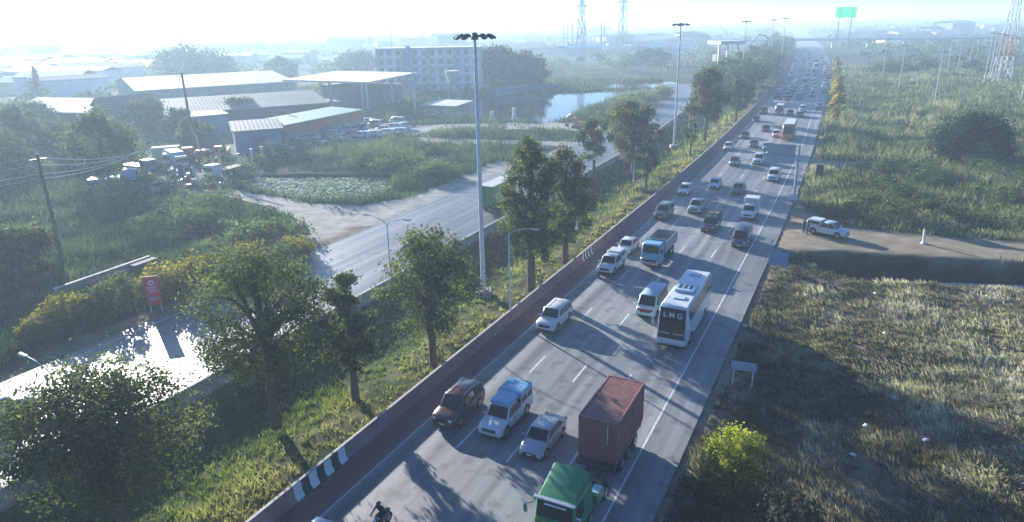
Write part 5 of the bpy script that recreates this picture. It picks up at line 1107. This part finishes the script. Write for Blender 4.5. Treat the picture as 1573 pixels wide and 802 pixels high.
old_truck(282, 262, -.9, 'white_paint', 'pale_blue_paint', 'white and pale blue box truck standing highest in the scrapyard', box=True); old_truck(262, 258, -1.2, 'white_paint', 'white_paint', 'white flatbed truck behind the pale blue box truck')
old_truck(236, 268, -.5, 'blue_paint', 'blue_paint', 'blue truck at the left end of the scrapyard'); old_truck(318, 252, -.8, 'orange_paint', 'rust', 'orange crane truck in the middle of the scrapyard', True); old_truck(340, 246, -1.3, 'orange_paint', 'orange_paint', 'orange truck at the right end of the scrapyard', False)
old_truck(214, 282, .3, 'pale_blue_paint', 'blue_paint', 'faded blue wreck lowest at the left of the scrapyard'); old_truck(322, 278, -2.0, 'white_paint', 'rust', 'white truck with rusty bed near the fence', True); old_truck(300, 246, .4, 'red_paint', 'wall_cream', 'red cabbed truck at the back of the scrapyard', box=True)
for i in range(26):
    px, py = ry.uniform(205, 350), ry.uniform(238, 296); m = ry.choice(('rust', 'rust', 'steel_dark', 'white_paint', 'pale_blue_paint', 'galvanised', 'orange_paint', 'steel_dark', 'blue_paint')); p = at(px, py)
    if float(dist(YARD, np.array([p.x]), np.array([p.y]))[0]) > 4: continue
    b = MB(Matrix.Translation(p) @ Matrix.Rotation(ry.uniform(0, 3), 4, 'Z')).use(m)
    for k in range(7):
        x, y = ry.uniform(-1.3, 1.3), ry.uniform(-1, 1); z = ry.uniform(0, .8); w1, w2 = ry.uniform(.2, .8), ry.uniform(.1, .5); b.use(ry.choice((m, 'rust', 'steel_dark', 'galvanised'))).hexa([(x-w1, y-w2, z-.1), (x+w1, y-w2*.7, z), (x+w1*.8, y+w2, z-.1), (x-w1, y+w2*.6, z), (x-w1*.7, y-w2, z+.5), (x+w1*.9, y-w2, z+ry.uniform(.3, 1)), (x+w1, y+w2*.5, z+.6), (x-w1, y+w2, z+ry.uniform(.2, .9))], .03)
    b.use('steel_dark').tube([(-1.2, .3, .4), (1.0, -.2, 1.6)], .09, 5); tag(b.build('scrap_heap'), 'jumbled heap of scrap metal and machine parts in the yard', 'scrap heap', 'scrap heaps in the yard')
for i, (px, py) in enumerate([(368, 258), (388, 250), (404, 246), (420, 240)]):
    tag(MB(Matrix.Translation(at(px, py))).use('kerb_white').tube([(0, 0, -.2), (0, 0, 2.6)], .22, 8).use('galvanised').box(-.3, .3, -.3, .3, 2.6, 2.75).build('gate_post'), ('first', 'second', 'third', 'fourth')[i]+' pale post from the left before the blue annex', 'post', 'pale posts before the blue annex')
lb = MB(Matrix.Translation(at(262, 286)) @ Matrix.Rotation(-.15, 4, 'Z')).use('hay')
for k in range(5): lb.box(-6, 9, -.6+k*.28, -.38+k*.28, .1+.05*(k % 2), .3+.05*(k % 2))
tag(lb.build('timber_stack'), 'long pale planks lying along the edge of the scrapyard', 'timber')
# dark pipe like wall at the apron edge, kerb line over the culvert
for (a_, c_, lab, m, h) in (((342, 305), (424, 326), 'low concrete culvert wall at the left edge of the dirt apron', 'concrete', .7), ((86, 456), (232, 404), 'long pale culvert kerb behind the verge bushes', 'concrete', .9)):
    A1, C1 = at(*a_), at(*c_); an = math.atan2(C1.y-A1.y, C1.x-A1.x); ln = (C1-A1).length
    tag(MB(Matrix.Translation(A1) @ Matrix.Rotation(an, 4, 'Z')).use(m).box(0, ln, -.25, .25, -.8, h, .05).use('wall_dark').box(ln-3, ln, -1.4, -.3, -.5, h-.1, .05).build('culvert_wall'), lab, 'wall')
# parked cars in the lot
col = ['white_paint', 'silver_paint', 'white_paint', 'grey_paint', 'blue_paint', 'white_paint', 'black_paint']; n = 0
for row, (xa, ya, xb, yb, m_) in enumerate([(452, 232, 500, 222, 3), (470, 219, 600, 206, 8), (500, 210, 610, 197, 8), (520, 201, 600, 190, 6)]):
    for i in range(m_):
        f = i/(m_-1) if m_ > 1 else 0; kd = ry.choice(('sedan', 'suv', 'pickup', 'van')); pt = ry.choice(col); p = at(xa+(xb-xa)*f, ya+(yb-ya)*f)
        farcar(kd, pt, (p.x, p.y, 0), ry.choice((2.6, -.5))+ry.uniform(-.1, .1), f'{CN[pt]} {KW[kd]} parked in the lot beside the orange fronted shops', f'{CN[pt]} {KW[kd]}s in the parking lot')
# by the canal
for i, (px, py, lab) in enumerate([(756, 184, 'white post with a small foot on the canal bank'), (790, 184, 'taller pale post at the canal edge')]):
    tag(MB(Matrix.Translation(at(px, py))).use('kerb_white').tube([(0, 0, -.8), (0, 0, 2.2+i)], .5, 8).box(-.9, .9, -.6, .6, -.1, .4).build('canal_post'), lab, 'post')
r_ = thing('water_tank', at(697, 158), 0, 'white funnel topped water tank on a lattice stand before the apartments', 'water tank'); MB().use('roof_white').tube([(0, 0, 6.5), (0, 0, 10.5)], [1.4, 2.6], 12).build('tank', r_)
b = MB().use('galvanised')
for x, y in ((-1.2, -1.2), (1.2, -1.2), (1.2, 1.2), (-1.2, 1.2)): b.tube([(x*1.4, y*1.4, 0), (x, y, 6.5)], .12, 4).tube([(x*1.4, y*1.4, 0), (-x, y, 6.5)], .07, 4)
b.build('stand', r_)
r_ = thing('excavator', at(888, 197), 2.4, 'small orange excavator working on the bank path', 'excavator')
MB().use('steel_dark').box(-1.4, 1.4, -1.1, -.6, 0, .7, .15).box(-1.4, 1.4, .6, 1.1, 0, .7, .15).build('tracks', r_); MB().use('orange_paint').box(-1.5, 1.0, -1.0, 1.0, .75, 1.7, .12).build('body', r_); MB().use('orange_paint').box(-.2, 1.0, .1, 1.0, 1.7, 2.7, .1).use('glass').box(.98, 1.01, .2, .9, 1.8, 2.5).build('cab', r_)
MB().use('orange_paint').tube([(.9, -.4, 1.4), (2.6, -.4, 3.3), (4.0, -.4, 2.4), (3.9, -.4, .8)], [.22, .2, .16, .12], 6).build('boom', r_); MB().use('steel_dark').box(3.4, 4.2, -.8, 0, .1, .8, .1).build('bucket', r_)
# litter on the verge
for i, (px, py) in enumerate([(1360, 510), (1345, 448), (1144, 500), (1330, 650), (1310, 700), (1422, 675), (1375, 612)]):
    p = at(px, py); p.z = float(ground_h(np.array([p.x]), np.array([p.y]))[0])+.12
    tag(MB(Matrix.Translation(p) @ Matrix.Rotation(i*1.3, 4, 'Z')).use('kerb_white').hexa([(-.22, -.12, 0), (.2, -.14, .02), (.22, .12, 0), (-.2, .14, .03), (-.15, -.08, .12), (.14, -.1, .1), (.16, .08, .14), (-.14, .1, .1)], .03).build('litter'), 'crumpled white plastic litter lying in the cut grass', 'litter', 'white litter on the verge')

# ------------------------------------------------------------ the air
hz = bpy.data.materials.new('haze'); hz.use_nodes = True; n = hz.node_tree; n.nodes.remove(n.nodes['Principled BSDF'])
v = n.nodes.new('ShaderNodeVolumePrincipled'); v.inputs['Color'].default_value = (.62, .83, .99, 1); v.inputs['Density'].default_value = HAZE
v.inputs['Anisotropy'].default_value = .3; n.links.new(v.outputs[0], n.nodes['Material Output'].inputs['Volume']); MATS['haze'] = hz
o = MB().use('haze').box(-11000, 11000, -11000, 11000, -4.5, 60).build('haze'); tag(o, kind='stuff')
